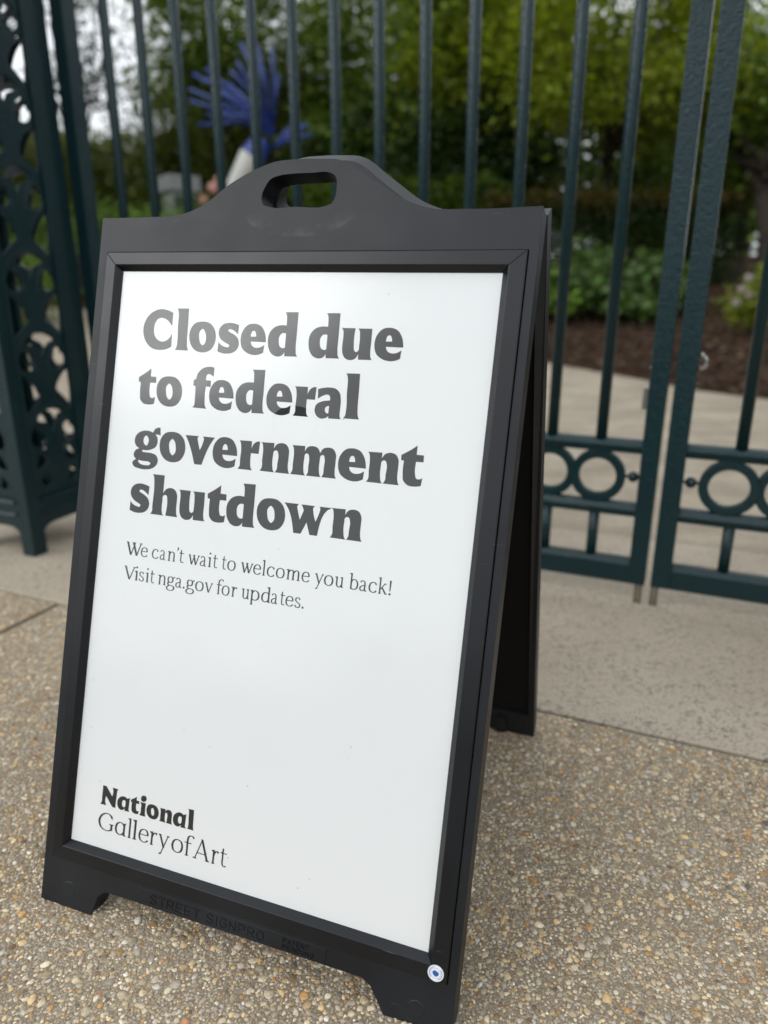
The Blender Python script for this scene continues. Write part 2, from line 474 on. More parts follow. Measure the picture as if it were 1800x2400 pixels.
# bark chips lying on the mulch
def chips():
    n_ = 5000
    x = rng.uniform(1.0, 6.0, n_); y = rng.uniform(5.0, 11.5, n_)
    keep = np.array([y[i] > edge_y(x[i]) + 0.02 for i in range(n_)]); x = x[keep]; y = y[keep]; n_ = len(x)
    V = np.zeros((n_, 8, 3)); a = rng.uniform(0, 6.28, n_); L = rng.uniform(0.015, 0.05, n_); w = L * 0.35; h = 0.008
    z = np.array([terr(0, yy) for yy in y]) + 0.028
    c, s = np.cos(a), np.sin(a); tl = rng.uniform(-0.3, 0.3, n_)
    k = 0
    for sx in (-1, 1):
        for sy in (-1, 1):
            for sz in (0, 1):
                V[:, k, 0] = x + (sx * L * c - sy * w * s); V[:, k, 1] = y + (sx * L * s + sy * w * c)
                V[:, k, 2] = z + sz * h + sx * tl * L; k += 1
    F = np.array(((0, 1, 3, 2), (4, 6, 7, 5), (0, 4, 5, 1), (2, 3, 7, 6), (0, 2, 6, 4), (1, 5, 7, 3)))
    F = (np.arange(n_)[:, None, None] * 8 + F[None]).reshape(-1, 4)
    pal = np.array([(0.05, 0.028, 0.018), (0.11, 0.065, 0.04), (0.03, 0.017, 0.012), (0.20, 0.14, 0.08)])
    colr = np.repeat(pal[rng.choice(4, n_, p=[.4, .25, .25, .1])], 8, 0)
    o = np_mesh('bark_chips', V.reshape(-1, 3), F, M_TINT, colors=colr)
    tag(o, 'loose brown bark chips scattered over the mulch bed', kind='stuff')
def m_tint(name, rough=0.7, var=0.25, sc=300):
    g = N(name); a = g.n('ShaderNodeAttribute'); a.attribute_name = 'tint'
    n_ = g.noise(g.co('Object'), sc, 3)
    c = g.mix(1.0, a.outputs['Color'], g.ramp(n_, [(0.25, 1.0 - var), (0.75, 1.0 + var)]), 'MULTIPLY')
    g.set(Base_Color=c, Roughness=rough, Specular_IOR_Level=0.35); return g.m
M_TINT = m_tint('tinted_bark')
chips()

# ------------------------------------------------------------------ exposed aggregate paving
def m_mortar():
    g = N('sandy_mortar'); oc = g.co('Object')
    c = g.mix(g.ramp(g.noise(oc, 3.0, 4), [(0.35, 0.0), (0.65, 1.0)]), (0.28, 0.225, 0.155), (0.40, 0.33, 0.235))
    h = None
    for sc, amt in ((230, 0.75), (420, 0.6)):
        wv = g.n('ShaderNodeVectorMath'); wv.operation = 'ADD'; g.l(oc, wv.inputs[0])
        d = g.vor(oc, sc); colr = g.vor(oc, sc, 'F1', 'Color')
        sep = g.n('ShaderNodeSeparateColor'); g.l(colr, sep.inputs[0])
        grain = g.ramp(sep.outputs[0], [(0.0, (0.20, 0.15, 0.10)), (0.3, (0.36, 0.31, 0.24)), (0.55, (0.50, 0.45, 0.37)), (0.75, (0.44, 0.33, 0.20)), (0.9, (0.60, 0.56, 0.49))])
        msk = g.math('MULTIPLY', g.ramp(d, [(0.30, 1.0), (0.48, 0.0)]), g.ramp(sep.outputs[1], [(0.35, 0.0), (0.4, 1.0)]))
        c = g.mix(g.math('MULTIPLY', msk, amt), c, grain)
        edge = g.math('MULTIPLY', g.ramp(d, [(0.42, 0.0), (0.62, 1.0)]), 0.35)
        c = g.mix(edge, c, (0.16, 0.12, 0.08))
        h = g.math('SUBTRACT', 1.0, d) if h is None else g.math('ADD', h, g.math('MULTIPLY', g.math('SUBTRACT', 1.0, d), .5))
    st = g.ramp(g.noise(oc, 1.1, 3), [(0.5, 0.0), (0.75, 1.0)])
    c = g.mix(g.math('MULTIPLY', st, 0.3), c, (0.22, 0.175, 0.12))
    g.set(Base_Color=c, Roughness=0.9, Specular_IOR_Level=0.25); g.bump(h, 0.9, 0.0015); return g.m
pav = empty('pavement', (-0.2, 0.8, 0)); tag(pav, kind='structure')
M_MORTAR = m_mortar()
def pav_panel(u0, u1, n0, n1):
    bm = bmesh.new(); quad_slab(bm, u0, u1, n0, n1, -0.09, 0.0)
    o = obj('paving_panel', bm, M_MORTAR, bevel=0.003); o.parent = pav; o.matrix_parent_inverse = pav.matrix_world.inverted()
pav_panel(-1.635, 2.2, -3.4, -0.694); pav_panel(-5.5, -1.650, -3.4, -0.694); pav_panel(-9.3, -5.515, -3.4, -0.694); pav_panel(2.215, 5.0, -3.4, -0.694)
bm = bmesh.new(); quad_slab(bm, -9.3, 5.0, -3.4, -0.684, -0.10, -0.012)
g = N('dark_joint_filler'); g.set(Base_Color=g.mix(g.noise(g.co('Object'), 60, 3), (0.05, 0.038, 0.028), (0.14, 0.11, 0.08)), Roughness=0.95)
o = obj('joint_filler', bm, g.m); o.parent = pav; o.matrix_parent_inverse = pav.matrix_world.inverted()
road_y = -3.4
bm = bmesh.new(); box(bm, -60, 60, -70, -2.3, -0.05, -0.03)
g = N('asphalt'); g.set(Base_Color=g.mix(g.noise(g.co('Object'), 80, 3), (0.035, 0.035, 0.037), (0.075, 0.073, 0.07)), Roughness=0.9)
tag(obj('road', bm, g.m), kind='structure')

def pebbles():
    x0, x1, y0, y1 = -2.6, 1.75, 0.25, 2.75
    res = 0.0008
    W_, H_ = int((x1 - x0) / res), int((y1 - y0) / res)
    occ = np.zeros((H_, W_), bool)
    C = []; 
    classes = [(0.0088, 330), (0.0070, 1700), (0.0056, 6200), (0.0044, 16000), (0.0034, 42000), (0.0026, 90000), (0.0019, 150000)]
    inv = np.array(((DU.x, DU.y), (DN.x, DN.y)))
    for r, n_ in classes:
        n_ = int(n_ * 1.72)
        px = rng.uniform(x0 + .012, x1 - .012, n_); py = rng.uniform(y0 + .012, y1 - .012, n_)
        un = (np.stack([px - F0.x, py - F0.y], 1)) @ inv.T
        # only where the lens can look (keep a margin for a step aside)
        vis = (un[:, 1] < -0.699) & (np.abs(un[:, 0] + 1.6425) > 0.0125) & (np.abs(px) < 0.62 * py + 0.85)
        rr = rng.uniform(0.85, 1.15, n_) * r
        px, py, rr = px[vis], py[vis], rr[vis]
        ix = ((px - x0) / res).astype(int); iy = ((py - y0) / res).astype(int)
        k = max(1, int(r * 0.70 / res))
        for a in range(len(px)):
            i, j = ix[a], iy[a]
            s = occ[j - k:j + k + 1, i - k:i + k + 1]
            if s.any(): continue
            s[:] = True
            C.append((px[a], py[a], rr[a]))
    C = np.array(C); n_ = len(C)
    # low dome template : 3 rings x 8 + top
    S = 8; T = []
    for zz, rad in ((-0.45, 0.92), (0.08, 1.0), (0.34, 0.80)):
        for q_ in range(S): a = 2 * math.pi * q_ / S; T.append((rad * math.cos(a), rad * math.sin(a), zz))
    T.append((0, 0, 0.46)); T = np.array(T)
    F = []
    for ring in range(2):
        for q_ in range(S):
            a = ring * S + q_; b = ring * S + (q_ + 1) % S; F += [(a, b, b + S), (a, b + S, a + S)]
    for q_ in range(S): F.append((2 * S + q_, 2 * S + (q_ + 1) % S, 3 * S))
    F = np.array(F)
    ang = rng.uniform(0, 6.28, n_); asp = rng.uniform(0.62, 1.0, n_)
    V = np.repeat(T[None], n_, 0)
    lump = 1 + rng.normal(0, 0.13, (n_, S)); lump = np.concatenate([lump, lump, lump, np.ones((n_, 1))], 1)
    V[:, :, 0] *= lump; V[:, :, 1] *= lump * asp[:, None]
    V[:, :, 2] *= rng.uniform(0.45, 1.0, n_)[:, None]
    tx = rng.normal(0, 0.10, n_)[:, None]; ty = rng.normal(0, 0.10, n_)[:, None]
    V[:, :, 2] += V[:, :, 0] * tx + V[:, :, 1] * ty
    c, s = np.cos(ang)[:, None], np.sin(ang)[:, None]
    X = V[:, :, 0] * c - V[:, :, 1] * s; Y = V[:, :, 0] * s + V[:, :, 1] * c
    R_ = C[:, 2][:, None]
    P = np.stack([X * R_ + C[:, 0][:, None], Y * R_ + C[:, 1][:, None], V[:, :, 2] * R_ * 0.8 + 0.0002 + rng.uniform(-0.0004, 0.0002, n_)[:, None]], 2)
    pal = np.array([(0.52, 0.45, 0.34), (0.60, 0.54, 0.43), (0.44, 0.36, 0.25), (0.56, 0.42, 0.24), (0.44, 0.26, 0.11), (0.34, 0.29, 0.22),
                    (0.38, 0.34, 0.29), (0.22, 0.15, 0.09), (0.42, 0.40, 0.37), (0.14, 0.13, 0.125), (0.48, 0.24, 0.13), (0.66, 0.63, 0.57)])
    w = np.array([.19, .10, .15, .10, .055, .10, .14, .04, .07, .008, .007, .03]); w /= w.sum()
    ci = rng.choice(len(pal), n_, p=w)
    colr = pal[ci] * rng.uniform(0.70, 1.25, n_)[:, None] * np.array((1.14, 1.08, 0.98))
    colr = np.repeat(colr, 3 * S + 1, 0)
    faces = (np.arange(n_)[:, None, None] * (3 * S + 1) + F[None]).reshape(-1, 3)
    o = np_mesh('aggregate_pebbles', P.reshape(-1, 3), faces, m_tint('river_pebble', 0.62, 0.30, 260), smooth=True, colors=colr)
    tag(o, 'tan, cream and grey river pebbles set in the pavement', kind='stuff')
    print('pebbles', n_)
pebbles()
# ------------------------------------------------------------------ A-frame sign
R1 = Vector((0.93934, -0.34270, -0.01404)); R2 = Vector((0.11262, 0.26951, 0.95639)); R3 = Vector((-0.32397, -0.89996, 0.29175))
T0 = Vector((-0.50001, 0.94009, 0.10778 - 0.0098))
M_S = Matrix(((R1.x, R2.x, R3.x, T0.x), (R1.y, R2.y, R3.y, T0.y), (R1.z, R2.z, R3.z, T0.z), (0, 0, 0, 1)))
sign = empty('sandwich_board', M_S @ Vector((0.295, -0.10, 0.0)))
tag(sign, 'black plastic A-frame sign with white closed notice standing on pebbled paving', 'sign board')
bpy.context.view_layer.update()
S_INV = sign.matrix_world.inverted()
def on_sign(o, Mx=None):
    """o is modelled in board coordinates; parent it to the sign"""
    o.parent = sign; o.matrix_parent_inverse = S_INV; o.matrix_world = (Mx or M_S)
    return o
XL, XR = -0.0415, 0.6335
top_curve = smooth_loop('0.6335,0.9765* 0.5300,0.9752 0.4906,0.9768 0.4539,0.9876 0.4152,1.0095 0.3850,1.0280 0.3710,1.0371 0.3550,1.0450 0.3158,1.0497 0.2850,1.0503 0.2526,1.0489 0.2247,1.0412 0.1799,1.0199 0.1319,0.9875 0.1050,0.9788 0.0863,0.9758 0.0500,0.9750 -0.0415,0.9750*', 4, closed=False)
bottom = [(XL, -0.104), (0.0560, -0.104), (0.0668, -0.0703), (0.0783, -0.0612), (0.0907, -0.0600), (0.30, -0.0585), (0.4504, -0.0576), (0.504, -0.0572), (0.5167, -0.0640), (0.5270, -0.078), (0.5393, -0.0971), (0.5471, -0.0995), (XR, -0.0990)]
outline = bottom + top_curve
slot = smooth_loop('0.2500,0.9845 0.2900,0.9843 0.3350,0.9845 0.3440,0.9885 0.3478,0.9980 0.3480,1.0120 0.3455,1.0235 0.3360,1.0293 0.3100,1.0300 0.2750,1.0298 0.2600,1.0285 0.2450,1.0235 0.2370,1.0120 0.2335,0.9980 0.2370,0.9890', 4)
RX0, RX1, RY0, RY1 = -0.0270, 0.6215, -0.0292, 0.9222
recess = [(RX0, RY0), (RX1, RY0), (RX1, RY1), (RX0, RY1)]
bm = bmesh.new(); plate(bm, [outline, slot[::-1], recess[::-1]], -0.026, 0.008)
shell = on_sign(obj('front_panel', bm, M_SHELL, bevel=0.0022, seg=3, angle=40))
bm = bmesh.new(); box(bm, RX0 + .0005, RX1 - .0005, RY0 + .0005, RY1 - .0005, -0.024, -0.002)
on_sign(obj('backing_board', bm, M_SHELLIN))
# embossed maker's strip on the bottom rail
def sans(ch):
    """upright sans strokes in a 0..1 x 0..1 box"""
    Lr = {'S': ['0.9,0.85* 0.7,1.0 0.3,1.0 0.08,0.8 0.3,0.55 0.7,0.45 0.92,0.2 0.7,0.0 0.3,0.0 0.08,0.15*'],
          'T': ['0,1* 1,1*', '0.5,1* 0.5,0*'], 'R': ['0.05,0* 0.05,1* 0.6,1 0.9,0.85 0.9,0.62 0.6,0.48 0.05,0.48*', '0.5,0.48* 0.95,0*'],
          'E': ['0.95,1* 0.05,1* 0.05,0* 0.95,0*', '0.05,0.5* 0.8,0.5*'], 'I': ['0.5,0* 0.5,1*'],
          'G': ['0.92,0.82* 0.65,1 0.3,0.97 0.05,0.5 0.3,0.03 0.65,0 0.92,0.2* 0.92,0.5* 0.55,0.5*'],
          'N': ['0.05,0* 0.05,1* 0.92,0* 0.92,1*'], 'P': ['0.05,0* 0.05,1* 0.6,1 0.9,0.85 0.9,0.6 0.6,0.45 0.05,0.45*'],
          'O': ['0.5,1 0.15,0.85 0.03,0.5 0.15,0.15 0.5,0 0.85,0.15 0.97,0.5 0.85,0.85 0.5,1'],
          'A': ['0,0* 0.5,1* 1,0*', '0.18,0.35* 0.82,0.35*'], 'D': ['0.05,0* 0.05,1* 0.5,1 0.92,0.75 0.92,0.25 0.5,0 0.05,0*']}
    return Lr[ch]
def strip(bm, pts, w, z0, z1):
    for a, b in zip(pts, pts[1:]):
        a, b = Vector(a), Vector(b); d = b - a
        if d.length < 1e-7: continue
        d.normalize(); n_ = Vector((-d.y, d.x)) * w / 2; a2 = a - d * w * .3; b2 = b + d * w * .3
        lo = [bm.verts.new((p.x, p.y, z0)) for p in (a2 - n_, b2 - n_, b2 + n_, a2 + n_)]
        hi = [bm.verts.new((p.x, p.y, z1)) for p in (a2 - n_ * .5, b2 - n_ * .5, b2 + n_ * .5, a2 + n_ * .5)]
        bm.faces.new(hi)
        for i in range(4): bm.faces.new((lo[i], lo[(i + 1) % 4], hi[(i + 1) % 4], hi[i]))
def emboss(text, x0, x1, y0, y1, w, z0=0.0083, z1=0.0092):
    widths = [0.35 if c in 'I ' else 1.0 for c in text]; gap = 0.32
    tot = sum(widths) + gap * (len(text) - 1); s = (x1 - x0) / tot; x = x0
    for c, wd in zip(text, widths):
        if c != ' ':
            bm = bmesh.new()
            for st in sans(c):
                pts = [(x + p[0] * wd * s, y0 + p[1] * (y1 - y0)) for p in smooth_loop(st, 4, closed=False)]
                strip(bm, pts, w, z0, z1)
            o = obj('embossed_letter', bm, M_SHELL); o.parent = rail; o.matrix_parent_inverse = M_S.inverted(); o.matrix_world = M_S
        x += (wd + gap) * s
bm = bmesh.new(); box(bm, 0.1388, 0.4504, -0.0566, -0.0345, 0.0075, 0.0087)
rail = on_sign(obj('maker_strip', bm, M_SHELL, bevel=0.0005, seg=1))
rail.matrix_world = M_S; bpy.context.view_layer.update()
emboss('STREET SIGNPRO', 0.1610, 0.3538, -0.0526, -0.0400, 0.0013, 0.0085, 0.0097)
emboss('PATENT', 0.3836, 0.4240, -0.0445, -0.0385, 0.0008, 0.0085, 0.0097)
emboss('PENDING', 0.3836, 0.4326, -0.0535, -0.0475, 0.0008, 0.0085, 0.0097)
for cx in (0.011, 0.583):
    bm = bmesh.new()
    bmesh.ops.create_cone(bm, cap_ends=True, segments=24, radius1=0.0125, radius2=0.0117, depth=0.0010)
    for v in bm.verts: v.co += Vector((cx, -0.0745, 0.0081))
    on_sign(obj('foot_boss', bm, M_SHELL, bevel=0.0005, seg=1))

# snap frame: four mitred bars with an inward bevel
FX0, FX1, FY0, FY1 = -0.0262, 0.6207, -0.0284, 0.9214     # outer
PX0, PX1, PY0, PY1 = 0.0, 0.590, 0.0, 0.895               # poster window
prof = [(0.0, -0.001), (0.0, 0.0102), (0.0010, 0.0112), (None, 0.0112), (None, 0.0018)]
def bar(side):
    bm = bmesh.new()
    o_, i_, b_ = (FX0, FX1, FY0, FY1), (PX0, PX1, PY0, PY1), None
    def pt(cor, k):
        # cor: corner signs; k: profile index; distance from outer to window differs per side
        cx, cy = cor
        ox = o_[1] if cx > 0 else o_[0]; oy = o_[3] if cy > 0 else o_[2]
        wx = i_[1] if cx > 0 else i_[0]; wy = i_[3] if cy > 0 else i_[2]
        fr = (0.0, 0.0, 0.04, 0.715, 1.0)[k]
        z = (-0.001, 0.0102, 0.0112, 0.0112, 0.0012)[k]
        return (ox + (wx - ox) * fr, oy + (wy - oy) * fr, z)
    cs = {'b': ((-1, -1), (1, -1)), 't': ((1, 1), (-1, 1)), 'l': ((-1, 1), (-1, -1)), 'r': ((1, -1), (1, 1))}[side]
    g_ = 0.00015
    r = []
    for e, c in enumerate(cs):
        row = []
        for k in range(5):
            p = Vector(pt(c, k)); d = Vector(pt(cs[1 - e], k)) - p; d.normalize(); row.append(bm.verts.new(p + d * g_))
        p = Vector(pt(c, 4)); d = Vector(pt(cs[1 - e], 4)) - p; d.normalize(); p = p + d * g_; p.z = -0.001; row.append(bm.verts.new(p)); r.append(row)
    for k in range(6): bm.faces.new((r[0][k], r[1][k], r[1][(k + 1) % 6], r[0][(k + 1) % 6]))
    bm.faces.new(r[0][::-1]); bm.faces.new(r[1])
    return on_sign(obj('snap_frame_bar', bm, M_FRAME, bevel=0.0006, seg=2, angle=25))
for s_ in 'btlr': bar(s_)

# poster, print, cover
bm = bmesh.new(); box(bm, -0.004, 0.594, -0.004, 0.899, -0.0012, 0.0)
poster = on_sign(obj('poster', bm, M_POSTER))
def sub(o, parent):
    o.parent = parent; o.matrix_parent_inverse = parent.matrix_world.inverted(); o.matrix_world = M_S; return o
poster.matrix_world = M_S; bpy.context.view_layer.update()
HEAVY = {
    'C': ['5138,5674* 4014,6052 2984,6186 1546,5752 445,4712 0,2977 421,1579 1488,441 2370,84 3308,10 4400,160 5317,582* 5238,2666* 4850,1880 4344,1476 3534,1293 2663,1614 2061,2413 1946,3189 2139,4208 2592,4725 3226,4857 4180,4570 5130,3628*'],
    'l': ['2032,6363* 2130,3892 2207,1441 2319,601 2554,111* 168,120* 404,454 499,1228 369,3691 289,5613 201,5996 0,6323*'],
    'o': ['2165,4483 3245,4299 4118,3566 4532,2445 4423,1233 3782,300 2454,-70 1222,203 424,938 0,2071 77,3222 693,4118', '2179,3412 2589,3067 2859,2240 2820,1404 2425,979 1990,1299 1719,2051 1714,2965'],
    's': ['3292,4115* 2435,4346 1652,4423 642,4171 63,3515 0,2759 354,2092 1014,1625 1562,1381 1952,1132 1835,865 1313,898 637,1122 79,1592* 61,195* 854,-38 1897,-72 2815,189 3393,773 3514,1599 3226,2261 2527,2762 1893,3043 1541,3257 1716,3472 2105,3461 2648,3215 3246,2770*'],
    'e': ['4155,1791* 3812,3216 3132,4081 2049,4399 1016,4209 190,3256 0,1908 379,803 1304,131 2428,-107 3254,8 3874,284* 3947,1415* 3385,1077 2813,953 2213,1057 1840,1377 1681,1816*', '1603,2519* 2492,2547* 2396,3025 2212,3316 1995,3383 1759,3228 1633,2854'],
    'd': ['2370,6153* 4416,6197* 4472,3182 4539,781 4620,322 4884,-55* 2833,-85* 2800,481* 2395,-1 1748,-168 841,122 238,894 0,1823 101,3044 825,3954 1813,4290 2733,4269* 2693,5261 2616,5769', '2777,3147* 2799,1132* 2482,1045 2000,1241 1734,1977 1784,2725 2144,3155'],
    'u': ['0,4180* 2031,4192* 2032,1790 2152,1153 2474,936 2748,1130 2819,1819 2775,3281 2694,3827 2439,4167* 4495,4189* 4537,2245 4553,790 4662,248 4863,-62* 2844,-84* 2799,674* 2378,15 1658,-199 882,45 462,673 335,1360 329,3204 238,3846'],
    't': ['2140,5524* 2144,4304* 3153,4283* 3196,3362* 2153,3357* 2239,1508 2375,1160 2692,1046 3250,1262* 3153,189* 2198,28 1204,170 580,798 475,1406 438,3369* 42,3390* 0,4094* 1171,4816'],
    'f': ['3366,6154* 3362,4766* 2752,5110 2348,5140 2152,4834 2118,4219* 2968,4203* 3015,3278* 2186,3302* 2207,1273 2364,391 2657,34* 198,75* 456,370 496,1369 395,3304* 33,3315* 0,4229* 405,4250* 570,5053 1287,5881 2283,6223'],
    'r': ['0,4129* 2039,4153* 2082,3088* 2446,3846 3028,4181 3371,4173* 3304,2397* 2061,2418* 2109,874 2219,317 2517,-37* 85,-18* 363,368 376,1286 336,3379 215,3852'],
    'a': ['237,3935* 952,4129 1973,4246 2921,4109 3592,3506 3797,2750 3848,1215 3850,617 3972,112 4127,-31* 2191,-53* 2182,273* 1701,-44 1148,-151 454,130 0,965 178,1755 975,2236 2175,2438* 2131,2993 1851,3234 1433,3193 894,2963 322,2584*', '2146,1689* 2141,640* 1807,695 1558,1066 1669,1504'],
    'g': ['4527,4934* 4680,3765* 4224,3871 3725,3842* 4102,3468 4242,2915 4038,2054 3147,1511 2377,1353 1585,1363* 1671,1105 2187,1034 3318,988 4129,746 4588,34 4451,-636 3795,-1259 2703,-1548 1343,-1530 280,-1199 0,-748 189,-398 651,-139* 234,224 112,594 354,1185 1054,1546* 382,1947 72,2682 316,3555 1049,4112 1931,4320 2724,4275 3281,4110* 3578,4649 4105,4922', '2093,3577 2502,3250 2621,2693 2276,2052 1814,2346 1671,2807 1793,3337', '1026,-230* 2002,-334 3023,-386 3289,-551 3129,-829 2520,-922 1606,-843 1119,-554'],
    'v': ['0,4191* 2343,4194* 2149,3830 2274,3381 2713,2130* 3139,3266 3231,3869 3035,4193* 5097,4178* 4734,3666 3241,-10* 1991,-11* 231,3866'],
    'n': ['0,4135* 2066,4174* 2079,3390* 2511,4028 3285,4252 3995,4071 4446,3441 4520,2401 4532,974 4679,321 4874,-4* 2554,9* 2806,435 2848,1205 2826,2734 2673,3056 2374,3146 2095,2960 2042,2476 2106,755 2233,286 2459,0* 102,23* 353,403 364,1562 311,3485 215,3863'],
    'm': ['0,4118* 2006,4139* 2020,3366* 2415,4012 3168,4214 3964,3997 4397,3330* 4786,3971 5524,4200 6301,4049 6779,3391 6842,2374 6857,886 6949,336 7158,2* 4921,13* 5129,445 5157,1290 5133,2691 4992,3034 4727,3124 4494,2917 4435,2349 4469,852 4602,302 4800,1* 2530,12* 2765,412 2774,1262 2751,2673 2608,3019 2327,3127 2098,2948 2042,2424 2075,820 2184,311 2396,0* 91,11* 324,470 344,1517 310,3413 227,3786'],
    'h': ['0,6056* 2099,6050* 2114,3361* 2603,4019 3351,4267 4151,4023 4581,3361 4647,2459 4652,1147 4800,356 4982,3* 2835,34* 2934,756 2920,2480 2775,3022 2438,3140 2129,2905 2102,2292 2140,668 2291,176 2480,-6* 97,3* 360,370 378,1292 318,5066 219,5618'],
    'w': ['0,4134* 2289,4143* 2080,3793 2220,3246 2669,1948* 3136,3296* 2952,3735 2683,4134* 4827,4111* 4561,3808 4617,3307 5081,1939* 5558,3310 5632,3824 5468,4110* 7441,4112* 7284,4055 5542,-4* 4376,-3* 3741,1683* 2978,-9* 1850,-1* 282,3856'],
    'N': ['216,2986* 891,2992* 2105,1642* 2191,2609 2010,3023* 3113,3031* 2940,2635 2905,1866 2850,-16* 2238,27* 978,1452* 906,465 1129,9* 0,-12* 206,346 231,1221 241,2552'],
    'A1': ['2204,2178* 2140,832 2138,327 2316,18* 1361,-16* 1416,351* 975,-11 361,91 0,611 29,1429 623,2049 1211,2171 1715,1959*', '1299,1606 1256,493 968,595 836,1018 985,1509'],
    'i': ['0,2067* 1036,2070* 996,860 1028,368 1149,18* 9,-7* 192,360 219,1169 222,1670', '502,3160 947,3067 1100,2755 944,2367 610,2196 213,2269 72,2585 205,2968'],
}
HEAVY_LINES = {
    '1': (77708, [('C', 4630), ('l', 10428), ('o', 12972), ('s', 17950), ('e', 21710), ('d', 26175), ('d', 32601), ('u', 37443), ('e', 42476)]),
    '2': (69353, [('t', 4658), ('o', 8075), ('f', 14440), ('e', 17340), ('d', 21825), ('e', 26859), ('r', 31165), ('a', 34563), ('l', 38802)]),
    '3': (61076, [('g', 4890), ('o', 9567), ('v', 13931), ('e', 18868), ('r', 23169), ('n', 26777), ('m', 31706), ('e', 38951), ('n', 43186), ('t', 47965)]),
    '4': (52864, [('s', 5138), ('h', 8882), ('u', 13753), ('t', 18739), ('d', 22111), ('o', 27126), ('w', 31346), ('n', 38722)]),
    '7': (6871, [('N', 4869), ('A1', 8037), ('t', 10438), ('i', 12151), ('o', 13395), ('n', 15743), ('A1', 18212), ('l', 20650)]),
}

def heavy_mesh(bm, glyph, x, y, sx=1.0, sy=1.0, z=0.00012):
    loops = []
    for k, spec in enumerate(HEAVY[glyph]):
        lp = [(x + p[0] * 1e-5 * sx, y + p[1] * 1e-5 * sy) for p in smooth_loop(spec, 6)]
        loops.append(lp)
    if glyph == 'i':
        for lp in loops: poly_fill(bm, [lp], z)
    else: poly_fill(bm, loops, z)
for ln in ('1', '2', '3', '4'):
    base, ins = HEAVY_LINES[ln]
    for gl, x in ins:
        bm = bmesh.new(); heavy_mesh(bm, gl, x * 1e-5, base * 1e-5); sub(obj('headline_letter', bm, M_INK), poster)
base, ins = HEAVY_LINES['7']
for gl, x in ins:
    k = 1.0 if gl in ('N', 'A1', 'i') else 0.488
    bm = bmesh.new(); heavy_mesh(bm, gl, x * 1e-5, base * 1e-5, k, k); sub(obj('logo_letter', bm, M_INK), poster)

# --- light serif face: broad-nib strokes
def nib(path, wv, wh, corner=False):
    quads = []
    P = [Vector(p) for p in path]
    L = []; Rr = []
    for i, p in enumerate(P):
        d = P[min(i + 1, len(P) - 1)] - P[max(i - 1, 0)]
        if d.length < 1e-9: d = Vector((0, 1))
        d.normalize(); th = math.sqrt((wv * d.y) ** 2 + (wh * d.x) ** 2) / 2
        n_ = Vector((-d.y, d.x)) * th; L.append(p + n_); Rr.append(p - n_)
    for i in range(len(P) - 1): quads.append([L[i], L[i + 1], Rr[i + 1], Rr[i]])
    return quads
def circ(cx, cy, r, n_=14): return [Vector((cx + r * math.cos(2 * math.pi * k / n_), cy + r * math.sin(2 * math.pi * k / n_))) for k in range(n_)]
def seg(x0, y0, x1, y1, w):
    a, b = Vector((x0, y0)), Vector((x1, y1)); d = (b - a).normalized()
    h_ = Vector((w / 2 / max(abs(d.y), .3), 0)); return [a - h_, a + h_, b + h_, b - h_]
